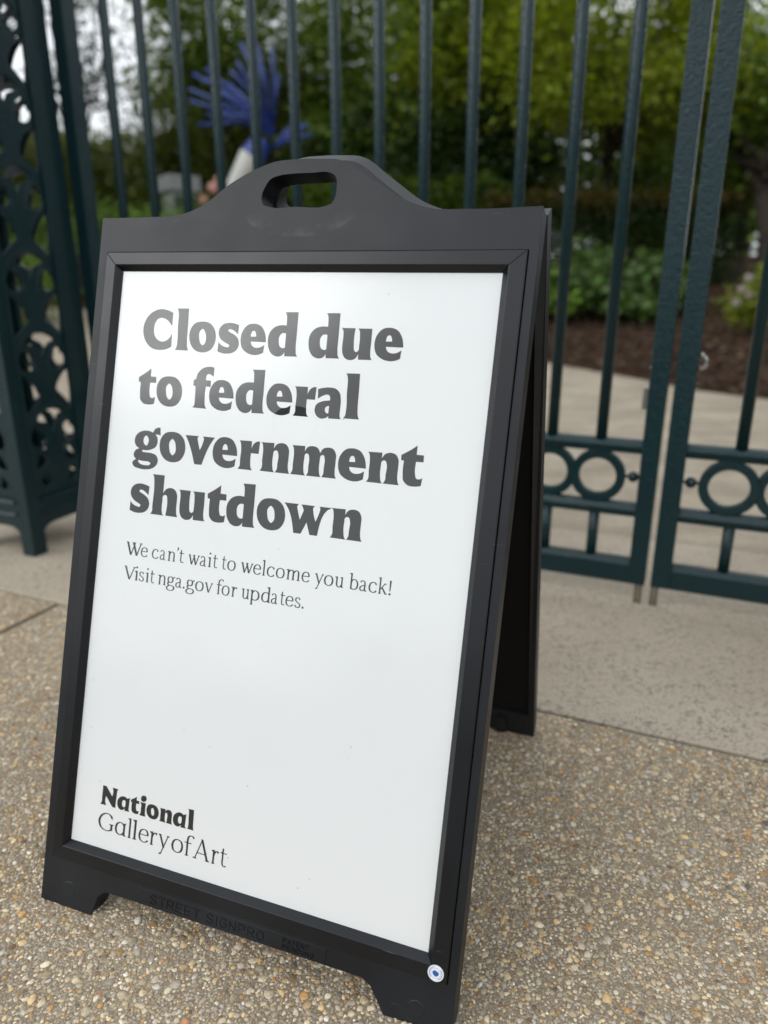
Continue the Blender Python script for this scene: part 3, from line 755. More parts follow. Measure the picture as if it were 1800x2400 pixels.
def light(ch, wv, wh, asc=1.53, cap=1.36, dsc=-0.45):
    Q = []
    def S(spec): Q.extend(nib(smooth_loop(spec, 7, closed=False), wv, wh))
    def V(x, y0, y1): Q.append(seg(x, y0, x, y1, wv))
    def H(x0, x1, y, w=None): w = w or wh; Q.append([Vector((x0, y - w / 2)), Vector((x1, y - w / 2)), Vector((x1, y + w / 2)), Vector((x0, y + w / 2))])
    def foot(x, y=0, s=1, l=.15, r=.15):
        Q.append([Vector((x - l, y)), Vector((x + r, y)), Vector((x + r, y + .035 * s)), Vector((x + wv / 2, y + .10 * s)), Vector((x - wv / 2, y + .10 * s)), Vector((x - l, y + .035 * s))][::1 if s > 0 else -1])
    def flag(x, y): Q.append([Vector((x + wv / 2, y + .02)), Vector((x - wv / 2 - .14, y - .03)), Vector((x - wv / 2 - .14, y - .07)), Vector((x - wv / 2, y - .15))])
    if ch == 'l': V(.25, 0, asc); foot(.25); flag(.25, asc)
    elif ch == 'i': V(.25, 0, 1); foot(.25); flag(.25, 1); Q.append(circ(.24, 1.38, .10))
    elif ch == 'n': V(.2, 0, 1); foot(.2, r=.13); flag(.2, 1); S('0.22,0.72* 0.36,0.90 0.56,0.96 0.72,0.88 0.78,0.68 0.78,0.4 0.78,0.02*'); foot(.78, l=.13)
    elif ch == 'm':
        V(.2, 0, 1); foot(.2); flag(.2, 1)
        for x in (.74, 1.3): S('%f,0.72* %f,0.90 %f,0.96 %f,0.88 %f,0.68 %f,0.4 %f,0.02*' % (x - .5, x - .36, x - .19, x - .05, x, x, x)); foot(x)
    elif ch == 'u': V(.8, 0, 1); flag(.8, 1); S('0.22,1* 0.22,0.6 0.22,0.3 0.30,0.10 0.46,0.03 0.64,0.10 0.79,0.28*'); flag(.22, 1); foot(.86, l=.05, r=.1)
    elif ch == 'r': V(.2, 0, 1); foot(.2); flag(.2, 1); S('0.22,0.62* 0.30,0.82 0.42,0.93 0.60,0.95*'); Q.append(circ(.58, .90, .085))
    elif ch == 't': S('0.34,1.30* 0.33,1.0 0.33,0.6 0.33,0.25 0.42,0.07 0.56,0.03 0.74,0.10*'); H(.08, .76, .96); Q.append([Vector((.10, .93)), Vector((.34, .93)), Vector((.36, 1.28)), Vector((.28, 1.10))])
    elif ch == 'f': S('0.90,1.40* 0.78,1.50 0.60,1.50 0.44,1.38 0.38,1.15 0.38,0.8 0.38,0.02*'); foot(.38); H(.12, .74, .96); Q.append(circ(.88, 1.42, .075))
    elif ch == 'o': S('0.5,0.97 0.26,0.88 0.10,0.5 0.24,0.12 0.5,0.03 0.76,0.12 0.90,0.5 0.76,0.88 0.5,0.97')
    elif ch == 'c': S('0.80,0.80* 0.66,0.94 0.48,0.97 0.24,0.86 0.10,0.5 0.22,0.14 0.48,0.03 0.68,0.07 0.84,0.22*'); Q.append(circ(.78, .80, .07))
    elif ch == 'e': S('0.12,0.56* 0.84,0.56*'); S('0.84,0.56* 0.80,0.80 0.66,0.94 0.48,0.97 0.24,0.86 0.10,0.5 0.22,0.14 0.50,0.03 0.70,0.07 0.88,0.22*')
    elif ch == 'a': S('0.14,0.80* 0.26,0.93 0.42,0.97 0.60,0.90 0.68,0.70 0.68,0.4 0.69,0.14 0.76,0.03 0.92,0.06*'); S('0.67,0.57* 0.36,0.48 0.14,0.34 0.12,0.16 0.24,0.04 0.42,0.04 0.68,0.20*')
    elif ch == 'A': V(.78, 0, .93); S('0.78,0.74* 0.62,0.92 0.46,0.96 0.22,0.84 0.10,0.5 0.20,0.14 0.42,0.03 0.62,0.10 0.78,0.28*'); foot(.84, l=.06, r=.1); Q.append([Vector((.70, .85)), Vector((.92, 1.02)), Vector((.85, .7))])
    elif ch == 's': S('0.74,0.78* 0.60,0.94 0.40,0.96 0.22,0.88 0.18,0.72 0.34,0.56 0.60,0.44 0.78,0.28 0.68,0.08 0.44,0.03 0.26,0.07 0.12,0.24*')
    elif ch == 'g':
        S('0.46,0.97 0.26,0.90 0.18,0.68 0.26,0.46 0.46,0.38 0.66,0.46 0.74,0.68 0.66,0.90 0.46,0.97')
        S('0.30,0.42* 0.18,0.28 0.26,0.14 0.60,0.08 0.84,0.0 0.92,-0.18 0.78,-0.36 0.48,-0.43 0.18,-0.36 0.08,-0.20 0.20,-0.02 0.40,0.08*')
        Q.append([Vector((.66, .84)), Vector((.98, .90)), Vector((.98, 1.0)), Vector((.80, .98))])
    elif ch == 'd': V(.78, 0, asc); flag(.78, asc); foot(.84, l=.05, r=.1); S('0.78,0.80* 0.64,0.93 0.48,0.96 0.24,0.86 0.10,0.5 0.20,0.14 0.42,0.03 0.62,0.10 0.78,0.28*')
    elif ch == 'b': V(.2, 0.02, asc); flag(.2, asc); S('0.22,0.72* 0.36,0.91 0.56,0.96 0.80,0.82 0.90,0.5 0.78,0.14 0.50,0.03 0.30,0.08 0.20,0.16*')
    elif ch == 'p': V(.2, dsc, 1); flag(.2, 1); foot(.2, dsc); S('0.22,0.72* 0.36,0.91 0.56,0.96 0.80,0.82 0.90,0.5 0.78,0.14 0.52,0.03 0.34,0.06 0.20,0.16*')
    elif ch == 'k': V(.2, 0, asc); flag(.2, asc); foot(.2); Q.append(seg(.26, .42, .74, .98, wh * 1.3)); Q.append(seg(.42, .62, .90, .0, wv)); foot(.76, 1, -1, .12, .16); foot(.94, l=.14, r=.1)
    elif ch == 'v': Q.append(seg(.14, 1, .50, 0, wv)); Q.append(seg(.50, 0, .84, 1, wh * 1.25)); foot(.14, 1, -1); foot(.84, 1, -1, .13, .13)
    elif ch == 'w':
        for x in (.12, .60): Q.append(seg(x, 1, x + .30, 0, wv)); Q.append(seg(x + .30, 0, x + .60, 1, wh * 1.25))
        for x in (.12, .66, 1.20): foot(x, 1, -1, .12, .12)
    elif ch == 'y': Q.append(seg(.14, 1, .54, .06, wv)); Q.append(seg(.30, -.45, .88, 1, wh * 1.3)); foot(.14, 1, -1); foot(.88, 1, -1, .13, .13); Q.append(circ(.25, -.42, .07)); H(.12, .32, -.44, .06)
    elif ch == 'V': Q.append(seg(.14, cap, .62, 0, wv * 1.05)); Q.append(seg(.62, 0, 1.08, cap, wh * 1.25)); foot(.14, cap, -1); foot(1.08, cap, -1)
    elif ch == 'W':
        for x in (.12, .66): Q.append(seg(x, cap, x + .36, 0, wv * 1.05)); Q.append(seg(x + .36, 0, x + .70, cap, wh * 1.25))
        for x in (.12, .68, 1.36): foot(x, cap, -1, .13, .13)
    elif ch == 'G': S('1.12,1.06* 0.96,1.26 0.72,1.34 0.36,1.18 0.12,0.68 0.34,0.16 0.72,0.03 0.96,0.08 1.14,0.20*'); V(1.12, .12, .60); foot(1.12, .60, -1, .2, .16); Q.append([Vector((1.08, 1.02)), Vector((1.17, .94)), Vector((1.15, 1.22))])
    elif ch == '^': Q.append(seg(.22, 0, .74, cap + .04, wh * 1.25)); Q.append(seg(.70, cap + .04, 1.24, 0, wv * 1.05)); H(.38, 1.0, .46); foot(.20, r=.17); foot(1.26, l=.19)
    elif ch == "'": Q.append(circ(.2, 1.42, .10)); Q.append([Vector((.10, 1.42)), Vector((.30, 1.42)), Vector((.24, 1.25)), Vector((.10, 1.12)), Vector((.07, 1.15)), Vector((.17, 1.28))])
    elif ch == '.': Q.append(circ(.2, .09, .11))
    elif ch == '!': Q.append([Vector((.13, .36)), Vector((.23, .36)), Vector((.28, 1.36)), Vector((.10, 1.36))]); Q.append(circ(.18, .09, .11))
    return Q
L5 = [('W', 5162, 8264), ('e', 7960, 9270), ('c', 9985, 11217), ('a', 11437, 12472), ('n', 12784, 14213), ("'", 14398, 14861), ('t', 14861, 15721), ('w', 16440, 18487), ('a', 18517, 19614), ('i', 19838, 20435), ('t', 20733, 21519), ('t', 22258, 22978), ('o', 23125, 24598), ('w', 25395, 27478), ('e', 27435, 28743), ('l', 28881, 29405), ('c', 29645, 30951), ('o', 31091, 32552), ('m', 32718, 34958), ('e', 35162, 36452), ('y', 37166, 38599), ('o', 38599, 40086), ('u', 40257, 41571), ('b', 42380, 43805), ('a', 43933, 45063), ('c', 45255, 46527), ('k', 46628, 48014), ('!', 48202, 48752)]
L6 = [('V', 5177, 7450), ('i', 7208, 7885), ('s', 8014, 9024), ('i', 9216, 9853), ('t', 10092, 10884), ('n', 11484, 12959), ('g', 13006, 14591), ('a', 14638, 15794), ('.', 15993, 16361), ('g', 16438, 18037), ('o', 18082, 19591), ('v', 19666, 21160), ('f', 21724, 22891), ('o', 22611, 23992), ('r', 24211, 25201), ('u', 25925, 27220), ('p', 27292, 28931), ('d', 29149, 30661), ('a', 30760, 31852), ('t', 32201, 32965), ('e', 33034, 34345), ('s', 34482, 35468), ('.', 35645, 36026)]
L8 = [('G', 4761, 7771), ('A', 7957, 10087), ('l', 10286, 11035), ('l', 11157, 12070), ('e', 12342, 14254), ('r', 14359, 15745), ('y', 15893, 17957), ('o', 18293, 20429), ('f', 20530, 22223), ('^', 22081, 25056), ('r', 25196, 26495), ('t', 26732, 27840)]
def light_line(items, base, xh, wv, wh, name, cap=1.36, asc=1.53):
    bm = bmesh.new(); lay = 0
    for ch, xl, xr in items:
        Q = light(ch, wv, wh, cap=cap, asc=asc)
        xs = [p[0] for q_ in Q for p in q_]; a, b = min(xs), max(xs)
        xl *= 1e-5; xr *= 1e-5; pad = (xr - xl) * 0.02
        sx = (xr - xl - 2 * pad) / (b - a)
        if ch in ".'!": sx = xh; 
        for q_ in Q:
            lay = (lay + 1) % 12
            vs = []
            for p in q_:
                px_ = xl + pad + (p[0] - a) * sx
                v = bm.verts.new((px_, base + p[1] * xh, 0.0001 + lay * 0.000012))
                vs.append(v)
            try: bm.faces.new(vs)
            except ValueError: pass
    sub(obj(name, bm, M_INK), poster)
light_line(L5, 0.4619, 0.01465, 0.165, 0.078, 'message_lettering')
light_line(L6, 0.4243, 0.01465, 0.165, 0.078, 'message_lettering')
light_line(L8, 0.0292, 0.0206, 0.160, 0.064, 'logo_lettering', cap=1.46, asc=1.48)

bm = bmesh.new()
vs = [bm.verts.new(p) for p in ((-0.003, -0.003, 0.0010), (0.593, -0.003, 0.0010), (0.593, 0.898, 0.0010), (-0.003, 0.898, 0.0010))]
bm.faces.new(vs)
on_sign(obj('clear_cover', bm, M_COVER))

# round inspection-style sticker on the lower right corner of the frame
g = N('sticker_white'); g.set(Base_Color=(0.78, 0.80, 0.82), Roughness=0.35); M_STW = g.m
g = N('sticker_blue'); g.set(Base_Color=(0.02, 0.10, 0.36), Roughness=0.35); M_STB = g.m
SX, SY, SR = 0.6050, -0.0165, 0.0108
bm = bmesh.new()
bmesh.ops.create_cone(bm, cap_ends=True, segments=40, radius1=SR, radius2=SR, depth=0.0003)
for v in bm.verts: v.co += Vector((SX, SY, 0.01145))
st = on_sign(obj('sticker', bm, M_STW)); st.matrix_world = M_S; bpy.context.view_layer.update()
bm = bmesh.new(); zt = 0.01166
def ring_arc(bm, r0, r1, a0, a1, n_=24, z=zt):
    for i in range(n_):
        t0 = math.radians(a0 + (a1 - a0) * i / n_); t1 = math.radians(a0 + (a1 - a0) * (i + 1) / n_)
        bm.faces.new([bm.verts.new((SX + r * math.cos(t), SY + r * math.sin(t), z)) for r, t in ((r0, t0), (r1, t0), (r1, t1), (r0, t1))])
ring_arc(bm, 0.0064, 0.0067, 0, 360, 40)
for k in range(9): ring_arc(bm, 0.0078, 0.0092, 110 + k * 13.5, 110 + k * 13.5 + 8.5, 3)
for k in range(9): ring_arc(bm, 0.0078, 0.0092, -65 + k * 12.5, -65 + k * 12.5 + 7.5, 3)
for ox, oy, r in ((-0.0012, 0.0004, 0.0030), (0.0013, -0.0002, 0.0027), (0.0001, -0.0017, 0.0024)):
    pts = []
    for k in range(22):
        a = 2 * math.pi * k / 22; rr = r * (1.25 if k % 2 else 0.95); pts.append(bm.verts.new((SX + ox + rr * math.cos(a), SY + oy + rr * math.sin(a), zt + 0.00002 + r * 0.01)))
    bm.faces.new(pts)
sub(obj('sticker_print', bm, M_STB), st)

# rear panel, leaning the other way
hinge = M_S @ Vector((0.6335, 0.962, -0.030))
perp = Vector((0.3427, 0.9393, 0)).normalized()
lean = math.atan2(0.352, 1.02)
UPB = (Vector((0, 0, 1)) * math.cos(lean) - perp * math.sin(lean)).normalized()
XB = Vector((0.93934, -0.3427, -0.014)).normalized()
UPB = (UPB - XB * UPB.dot(XB)).normalized(); NB = XB.cross(UPB)
org = hinge - XB * 0.6335 - UPB * 0.962
M_B = Matrix(((XB.x, UPB.x, NB.x, org.x), (XB.y, UPB.y, NB.y, org.y), (XB.z, UPB.z, NB.z, org.z), (0, 0, 0, 1)))
drop = (M_B @ Vector((0.6, -0.10, 0))).z
scale_y = 1.0
rb = [(x, y - (drop - 0.0) * 1.0 if y < 0 else y) for x, y in outline]
bm = bmesh.new(); plate(bm, [rb, slot[::-1], [(RX0, RY0), (RX1, RY0), (RX1, RY1), (RX0, RY1)][::-1]], -0.034, 0.0)
for v in bm.verts:                       # the handle part stands parallel to the front one
    if v.co.y > 0.955: v.co.z -= (v.co.y - 0.955) * 0.74; v.co.y = 0.955 + (v.co.y - 0.955) * 0.93
on_sign(obj('rear_panel', bm, M_SHELL, bevel=0.0022, seg=2, angle=40), M_B)
bm = bmesh.new(); box(bm, RX0 + .0005, RX1 - .0005, RY0 + .0005, RY1 - .0005, -0.026, -0.006)
on_sign(obj('backing_board', bm, M_SHELLIN), M_B)
for cx in (0.03, 0.562):
    bm = bmesh.new(); plate(bm, [rrect(cx - .012, cx + .012, -0.095, -0.048, 0.0115, 6)], 0.0, 0.007)
    on_sign(obj('foot_boss', bm, M_SHELL, bevel=0.002), M_B)
for cx in (0.02, 0.572):      # hinge knuckles joining the panels
    bm = bmesh.new()
    p0 = M_S @ Vector((cx - .02, 0.966, -0.029)); p1 = M_S @ Vector((cx + .02, 0.966, -0.029))
    tube(bm, [p0, p1], 0.005, 10); o = obj('hinge', bm, M_SHELLIN); o.parent = sign; o.matrix_parent_inverse = S_INV

# ------------------------------------------------------------------ gate
def on(o, root, Mx=None):
    if Mx is not None: o.matrix_world = Mx
    o.parent = root; o.matrix_parent_inverse = root.matrix_world.inverted(); return o
LEAN = Matrix.Translation((0, 0, 0.5)) @ Matrix.Rotation(math.radians(0.45), 4, 'Y') @ Matrix.Translation((0, 0, -0.5))
TOPZ = 2.30
def rail_prof(z0, z1, lip):
    """rail section (n, z) with a sloped, stepped cap"""
    zc = z1 - lip
    return [(-0.014, z0), (0.016, z0), (0.016, z0 + .012), (0.020, z0 + .016), (0.020, zc), (0.016, z1), (0.004, z1 + .004), (-0.010, z1), (-0.022, zc), (-0.022, z0 + .016), (-0.017, z0 + .011)]
def gate(u_hinge, u_meet, bars_u, label, mirror):
    root = empty('gate_leaf', fw(u_meet, 0, 0.07)); bpy.context.view_layer.update()
    tag(root, label, 'gate', 'dark green iron gate leaves')
    MG = M_F @ LEAN
    d = 1 if u_meet > u_hinge else -1
    lo, hi = min(u_hinge, u_meet), max(u_hinge, u_meet)
    def B(name, *a, bevel=0.003, parts=None):
        bm = bmesh.new(); box(bm, *a); return on(obj(name, bm, M_PAINT, bevel=bevel), root, MG)
    B('stile', u_meet - .049 if d > 0 else u_meet, u_meet if d > 0 else u_meet + .053, -.026, .030, .069, TOPZ)
    B('stile', u_hinge if d > 0 else u_hinge - .05, u_hinge + .056 if d > 0 else u_hinge, -.026, .032, .069, TOPZ + .08)
    i0 = lo + .056; i1 = hi - .05 + (0.002 if d > 0 else -0.003)
    if d < 0: i0 = u_meet + .053; i1 = u_hinge - .05
    for z0, z1, lip in ((.462, .497, .012), (.274, .311, .016), (TOPZ - .045, TOPZ - .004, .01)):
        bm = bmesh.new(); prism(bm, rail_prof(z0, z1, lip), (0, 1, 0), (0, 0, 1), (1, 0, 0), i0, i1); on(obj('rail', bm, M_PAINT, bevel=0.0015), root, MG)
    bm = bmesh.new(); prism(bm, [(-.024, .069), (.028, .069), (.028, .136), (-.010, .142), (-.024, .127)], (0, 1, 0), (0, 0, 1), (1, 0, 0), i0, i1); on(obj('bottom_rail', bm, M_PAINT, bevel=0.002), root, MG)
    bead = []
    long_me = short_me = ring_me = ball_me = None
    for k, u in enumerate(bars_u):
        if long_me is None:
            bm = bmesh.new(); tube(bm, [(0, 0, .494), (0, 0, 1.4), (0, 0, TOPZ - .04)], .0162, 20); o = obj('bar', bm, M_PAINT, smooth=True); long_me = o.data
            bm = bmesh.new(); tube(bm, [(0, 0, .135), (0, 0, .280)], .0158, 20); o2 = obj('short_bar', bm, M_PAINT, smooth=True); short_me = o2.data
        else:
            o = link_mesh('bar', long_me); o2 = link_mesh('short_bar', short_me)
        for q_ in (o, o2): on(q_, root, MG @ Matrix.Translation((u, 0.002, 0)))
        if ring_me is None:
            bm = bmesh.new(); n_ = 48
            cs = [(.0525, -.009), (.0550, -.012), (.0755, -.012), (.0785, -.009), (.0785, .009), (.0755, .012), (.0550, .012), (.0525, .009)]
            rr = []
            for i in range(n_):
                a = 2 * math.pi * i / n_; rr.append([bm.verts.new((r * math.cos(a), y, r * math.sin(a) * 0.995)) for r, y in cs])
            for i in range(n_):
                for j in range(len(cs)): bm.faces.new((rr[i][j], rr[(i + 1) % n_][j], rr[(i + 1) % n_][(j + 1) % len(cs)], rr[i][(j + 1) % len(cs)]))
            o = obj('ring', bm, M_PAINT, smooth=False); ring_me = o.data
        else: o = link_mesh('ring', ring_me)
        ru = u if d > 0 else u - 0.017
        on(o, root, MG @ Matrix.Translation((ru, 0.003 if k % 2 else -0.003, 0.387)))
    bu = u_meet - .066 if d > 0 else u_meet + .073
    bm = bmesh.new(); sphere(bm, (bu, 0, .391), .0158, seg=20)
    tube(bm, [(bu - .030, 0, .391), (bu - .011, 0, .391)], .0042, 8); tube(bm, [(bu + .011, 0, .391), (bu + .030, 0, .391)], .0042, 8)
    on(obj('ball', bm, M_PAINT, smooth=True), root, MG)
    # drop bolt into the slab
    bb = u_meet - .021 if d > 0 else u_meet + .008
    for du in (-.0062, .0062):
        bm = bmesh.new(); tube(bm, [(bb + du, .004, -.03), (bb + du, .004, .085)], .0052, 10)
        o = obj('drop_bolt', bm, M_ROD, smooth=True); on(o, root, MG @ Matrix.Translation((0.004, 0, 0)))
    return root
S_ = 0.1411
gl = gate(-2.062, 0.001, [-0.1640 - S_ * i for i in range(13)], 'wide dark green gate leaf with slide bolt, behind the sign board', False)
gr = gate(1.75, 0.0172, [0.2050 + S_ * i for i in range(11)], 'narrow view of dark green gate leaf with hook, right of the meeting gap', True)
MG = M_F @ LEAN
# slide bolt and bracket behind the left stile
bm = bmesh.new(); box(bm, -.064, -.040, .010, .030, .586, .648); on(obj('latch_housing', bm, M_STEEL, bevel=.002), gl, MG)
bm = bmesh.new(); tube(bm, [(-.047, .020, .646), (-.047, .020, .700), (-.045, .020, .765)], .0042, 10); sphere(bm, (-.0465, .012, .703), .007, seg=10); sphere(bm, (-.0455, .012, .768), .0055, seg=10)
on(obj('latch_rod', bm, M_STEEL, smooth=True), gl, MG)
bm = bmesh.new()
tube(bm, [(.074 + .016 * math.sin(t), .012, .722 + .016 * math.cos(t)) for t in [math.radians(a) for a in range(-10, 200, 18)]], .0062, 8)
sphere(bm, (.076, .006, .741), .0080, seg=10)
on(obj('latch_hook', bm, M_STEEL, smooth=True), gr, MG)

# openwork pier
PU, PN, PWD = -2.034, -0.4345, 0.33
pier = empty('gate_pier', fw(PU - PWD / 2, PN + PWD / 2, 0)); bpy.context.view_layer.update()
tag(pier, 'square dark green cast iron pier with openwork scallop panels and chipped feet', 'gate pier')
PC = Matrix.Translation(pier.matrix_world.translation) @ M_F.to_3x3().to_4x4()
PH = 2.62; hw = PWD / 2
def arc_pts(cx, cz, rx, rz, a0, a1, n_=10):
    return [(cx + rx * math.cos(math.radians(a0 + (a1 - a0) * i / n_)), cz + rz * math.sin(math.radians(a0 + (a1 - a0) * i / n_))) for i in range(n_ + 1)]
def cast_bar(bm, pts, w, d0, d1):
    """flat bar of width w following (x,z) points, depth d0..d1, ridge on its face"""
    P = [Vector(p) for p in pts]; rows = []
    for i, p in enumerate(P):
        t = (P[min(i + 1, len(P) - 1)] - P[max(i - 1, 0)]).normalized(); n_ = Vector((-t.y, t.x))
        row = [(p - n_ * w / 2, d0 + .003), (p - n_ * w * .28, d0), (p + n_ * w * .28, d0), (p + n_ * w / 2, d0 + .003), (p + n_ * w / 2, d1), (p - n_ * w / 2, d1)]
        rows.append([bm.verts.new((a.x, y, a.y)) for a, y in row])
    for a, b in zip(rows, rows[1:]):
        for j in range(6): bm.faces.new((a[j], b[j], b[(j + 1) % 6], a[(j + 1) % 6]))
    bm.faces.new(rows[0][::-1]); bm.faces.new(rows[-1])
def scallop(bm, z1):
    """raised ribs of one repeat: big arch whose crown is at z1, nested curls each side, stem"""
    cast_bar(bm, arc_pts(0, z1 - .094, .096, .086, 4, 176, 18), .013, -.006, .010)
    cast_bar(bm, [(0, z1 - .258), (0, z1 - .20), (0, z1 - .14)], .012, -.004, .010)
    for s in (-1, 1):
        cast_bar(bm, [(s * .026, z1 - .150), (s * .028, z1 - .115), (s * .040, z1 - .080), (s * .066, z1 - .058)], .012, -.007, .010)
        cast_bar(bm, [(s * .026, z1 - .222), (s * .034, z1 - .185), (s * .058, z1 - .155), (s * .084, z1 - .144), (s * .104, z1 - .142)], .013, -.005, .010)
H1 = '-.052,-.046 -.030,-.026 0,-.020 .030,-.026 .052,-.046 .014,-.062 0,-.088* -.014,-.062'
H2 = '.050,-.085 .068,-.074 .084,-.086 .092,-.116 .074,-.135 .048,-.131 .038,-.113'
H3 = '.100,-.158* .078,-.170 .046,-.208 .036,-.231 .054,-.246 .090,-.276* .098,-.234 .102,-.190'
def hole(spec, z1, mx=1):
    pts = smooth_loop(spec, 3); cx = sum(p[0] for p in pts) / len(pts); cz = sum(p[1] for p in pts) / len(pts)
    pts = [(min(.1035, cx + (p[0] - cx) * 1.17), cz + (p[1] - cz) * 1.2) for p in pts]
    return [(x * mx, z1 + z_) for x, z_ in pts]
sc_me = None
def scroll(bm):
    for s in (-1, 1):
        cast_bar(bm, [(s * .006, .300), (s * .030, .290), (s * .070, .294), (s * .090, .270), (s * .084, .236), (s * .056, .224), (s * .034, .240), (s * .036, .262), (s * .056, .268)], .011, -.006, .008)
    cast_bar(bm, [(0, .214), (0, .32)], .016, -.006, .008)
plate_me = None
def panel_plate(bm):
    holes = []
    for r in range(8):
        z1 = .525 + .264 * r
        holes.append(hole(H1, z1))
        for mx in (-1, 1):
            holes.append(hole(H2, z1, mx))
            if r: holes.append(hole(H3, z1, mx))
    for mx in (-1, 1):
        holes.append(hole('.046,-.150 .060,-.158 .080,-.190 .086,-.205 .050,-.202 .040,-.180', .525, mx))
        holes.append(hole('.056,-.245 .076,-.262 .060,-.284 .040,-.270', .525, mx))
    out = [(-.1062, .2072), (.1062, .2072), (.1062, PH - .02), (-.1062, PH - .02)]
    n0 = len(bm.verts); plate(bm, [out] + holes, .007, .015)
    for v in bm.verts: v.co = Vector((v.co.x, v.co.z, v.co.y))
for k in range(4):
    MK = PC @ Matrix.Rotation(math.pi / 2 * k, 4, 'Z') @ Matrix.Translation((0, -hw, 0))   # local: x along the face, -y outwards
    if plate_me is None:
        bm = bmesh.new(); panel_plate(bm); o = obj('openwork_panel', bm, M_PAINT); plate_me = o.data
    else: o = link_mesh('openwork_panel', plate_me)
    md = o.modifiers.new('bevel', 'BEVEL'); md.width = .0016; md.segments = 2; md.limit_method = 'ANGLE'; md.angle_limit = math.radians(50)
    panel = on(o, pier, MK); bpy.context.view_layer.update()
    for r in range(8):
        if sc_me is None:
            bm = bmesh.new(); scallop(bm, .525); o = obj('scallop', bm, M_PAINT); sc_me = o.data
        else: o = link_mesh('scallop', sc_me)
        on(o, panel, MK @ Matrix.Translation((0, .012, .2640 * r)))
    bm = bmesh.new(); scroll(bm); on(obj('scroll', bm, M_PAINT), panel, MK @ Matrix.Translation((0, .012, 0)))
    # corner leg (front left of this face) : L-section
    bm = bmesh.new(); prism(bm, [(-hw, 0), (-hw + .059, 0), (-hw + .059, .012), (-hw + .010, .012), (-hw + .010, .059), (-hw, .059)], (1, 0, 0), (0, 1, 0), (0, 0, 1), 0.0, PH)
    # raised bead on both faces
    prism(bm, [(-hw + .045, -.004), (-hw + .058, -.004), (-hw + .059, .0), (-hw + .044, .0)], (1, 0, 0), (0, 1, 0), (0, 0, 1), .21, PH - .02)
    on(obj('corner_leg', bm, M_PAINT, bevel=.002), pier, MK)
    # apron rail with mouldings and arched underside
    bm = bmesh.new()
    xa = hw - .0592
    n_ = 14; top = [(-xa, .206), (xa, .206)]
    und = [(xa - 2 * xa * i / n_, .106 - .022 * abs(2 * i / n_ - 1) ** 6) for i in range(n_ + 1)]
    prism(bm, [top[0]] + und[::-1] + [top[1]], (1, 0, 0), (0, 0, 1), (0, 1, 0), .0015, .013)
    on(obj('apron', bm, M_PAINT, bevel=.001, seg=1), pier, MK)
    for z_, h_ in ((.196, .011), (.150, .010)):
        bm = bmesh.new(); prism(bm, [(-.007, z_), (.001, z_ - .004), (.001, z_ + h_), (-.003, z_ + h_)], (0, 1, 0), (0, 0, 1), (1, 0, 0), -xa, xa); on(obj('moulding', bm, M_PAINT), pier, MK)
bm = bmesh.new(); box(bm, -2.110, -2.040, -.1035, -.058, 0, PH); on(obj('hinge_channel', bm, M_PAINT, bevel=.003), pier, M_F)
bm = bmesh.new(); box(bm, -hw - .03, hw + .03, -hw - .03, hw + .03, PH, PH + .05); box(bm, -hw, hw, -hw, hw, PH + .05, PH + .09); sphere(bm, (0, 0, PH + .2), .12, seg=20)
on(obj('cap', bm, M_PAINT, bevel=.004), pier, PC)
# ------------------------------------------------------------------ planting
def m_leaf(name, a, b, trans=0.25):
    g = N(name); at = g.n('ShaderNodeAttribute'); at.attribute_name = 'tint'
    c = g.mix(g.noise(g.co('Object'), 1.3, 3), a, b)
    c = g.mix(1.0, c, at.outputs['Color'], 'MULTIPLY')
    g.set(Base_Color=c, Roughness=0.45, Specular_IOR_Level=0.35)
    tl = g.n('ShaderNodeBsdfTranslucent'); tc = g.mix(1.0, c, (1.25, 1.3, 0.5), 'MULTIPLY'); g.l(tc, tl.inputs['Color'])
    mx = g.n('ShaderNodeMixShader'); mx.inputs[0].default_value = trans
    g.l(g.b.outputs[0], mx.inputs[1]); g.l(tl.outputs[0], mx.inputs[2]); g.l(mx.outputs[0], g.o.inputs['Surface'])
    return g.m
LEAF = {
    'yellow': m_leaf('yellow_green_leaf', (0.17, 0.22, 0.020), (0.32, 0.38, 0.040), 0.45),
    'mid': m_leaf('mid_green_leaf', (0.075, 0.135, 0.020), (0.16, 0.23, 0.032), 0.28),
    'olive': m_leaf('olive_leaf', (0.060, 0.085, 0.015), (0.13, 0.15, 0.025), 0.28),
    'dark': m_leaf('dark_green_leaf', (0.020, 0.042, 0.011), (0.045, 0.078, 0.018), 0.18),
    'bright': m_leaf('bright_green_leaf', (0.10, 0.19, 0.025), (0.17, 0.28, 0.04), 0.30),
    'hosta': m_leaf('broad_garden_leaf', (0.060, 0.125, 0.040), (0.12, 0.19, 0.05), 0.25),
    'brown': m_leaf('browned_hedge_leaf', (0.075, 0.060, 0.014), (0.12, 0.095, 0.02), 0.2),
}
def m_bark():
    g = N('rough_bark'); v = g.co('Object', scale=(6, 6, 1.2))
    n_ = g.noise(v, 4, 4, 0.65)
    g.set(Base_Color=g.ramp(n_, [(0.3, (0.012, 0.008, 0.005)), (0.7, (0.045, 0.033, 0.023))]), Roughness=0.95); g.bump(n_, 0.9, 0.03); return g.m
M_BARK = m_bark()
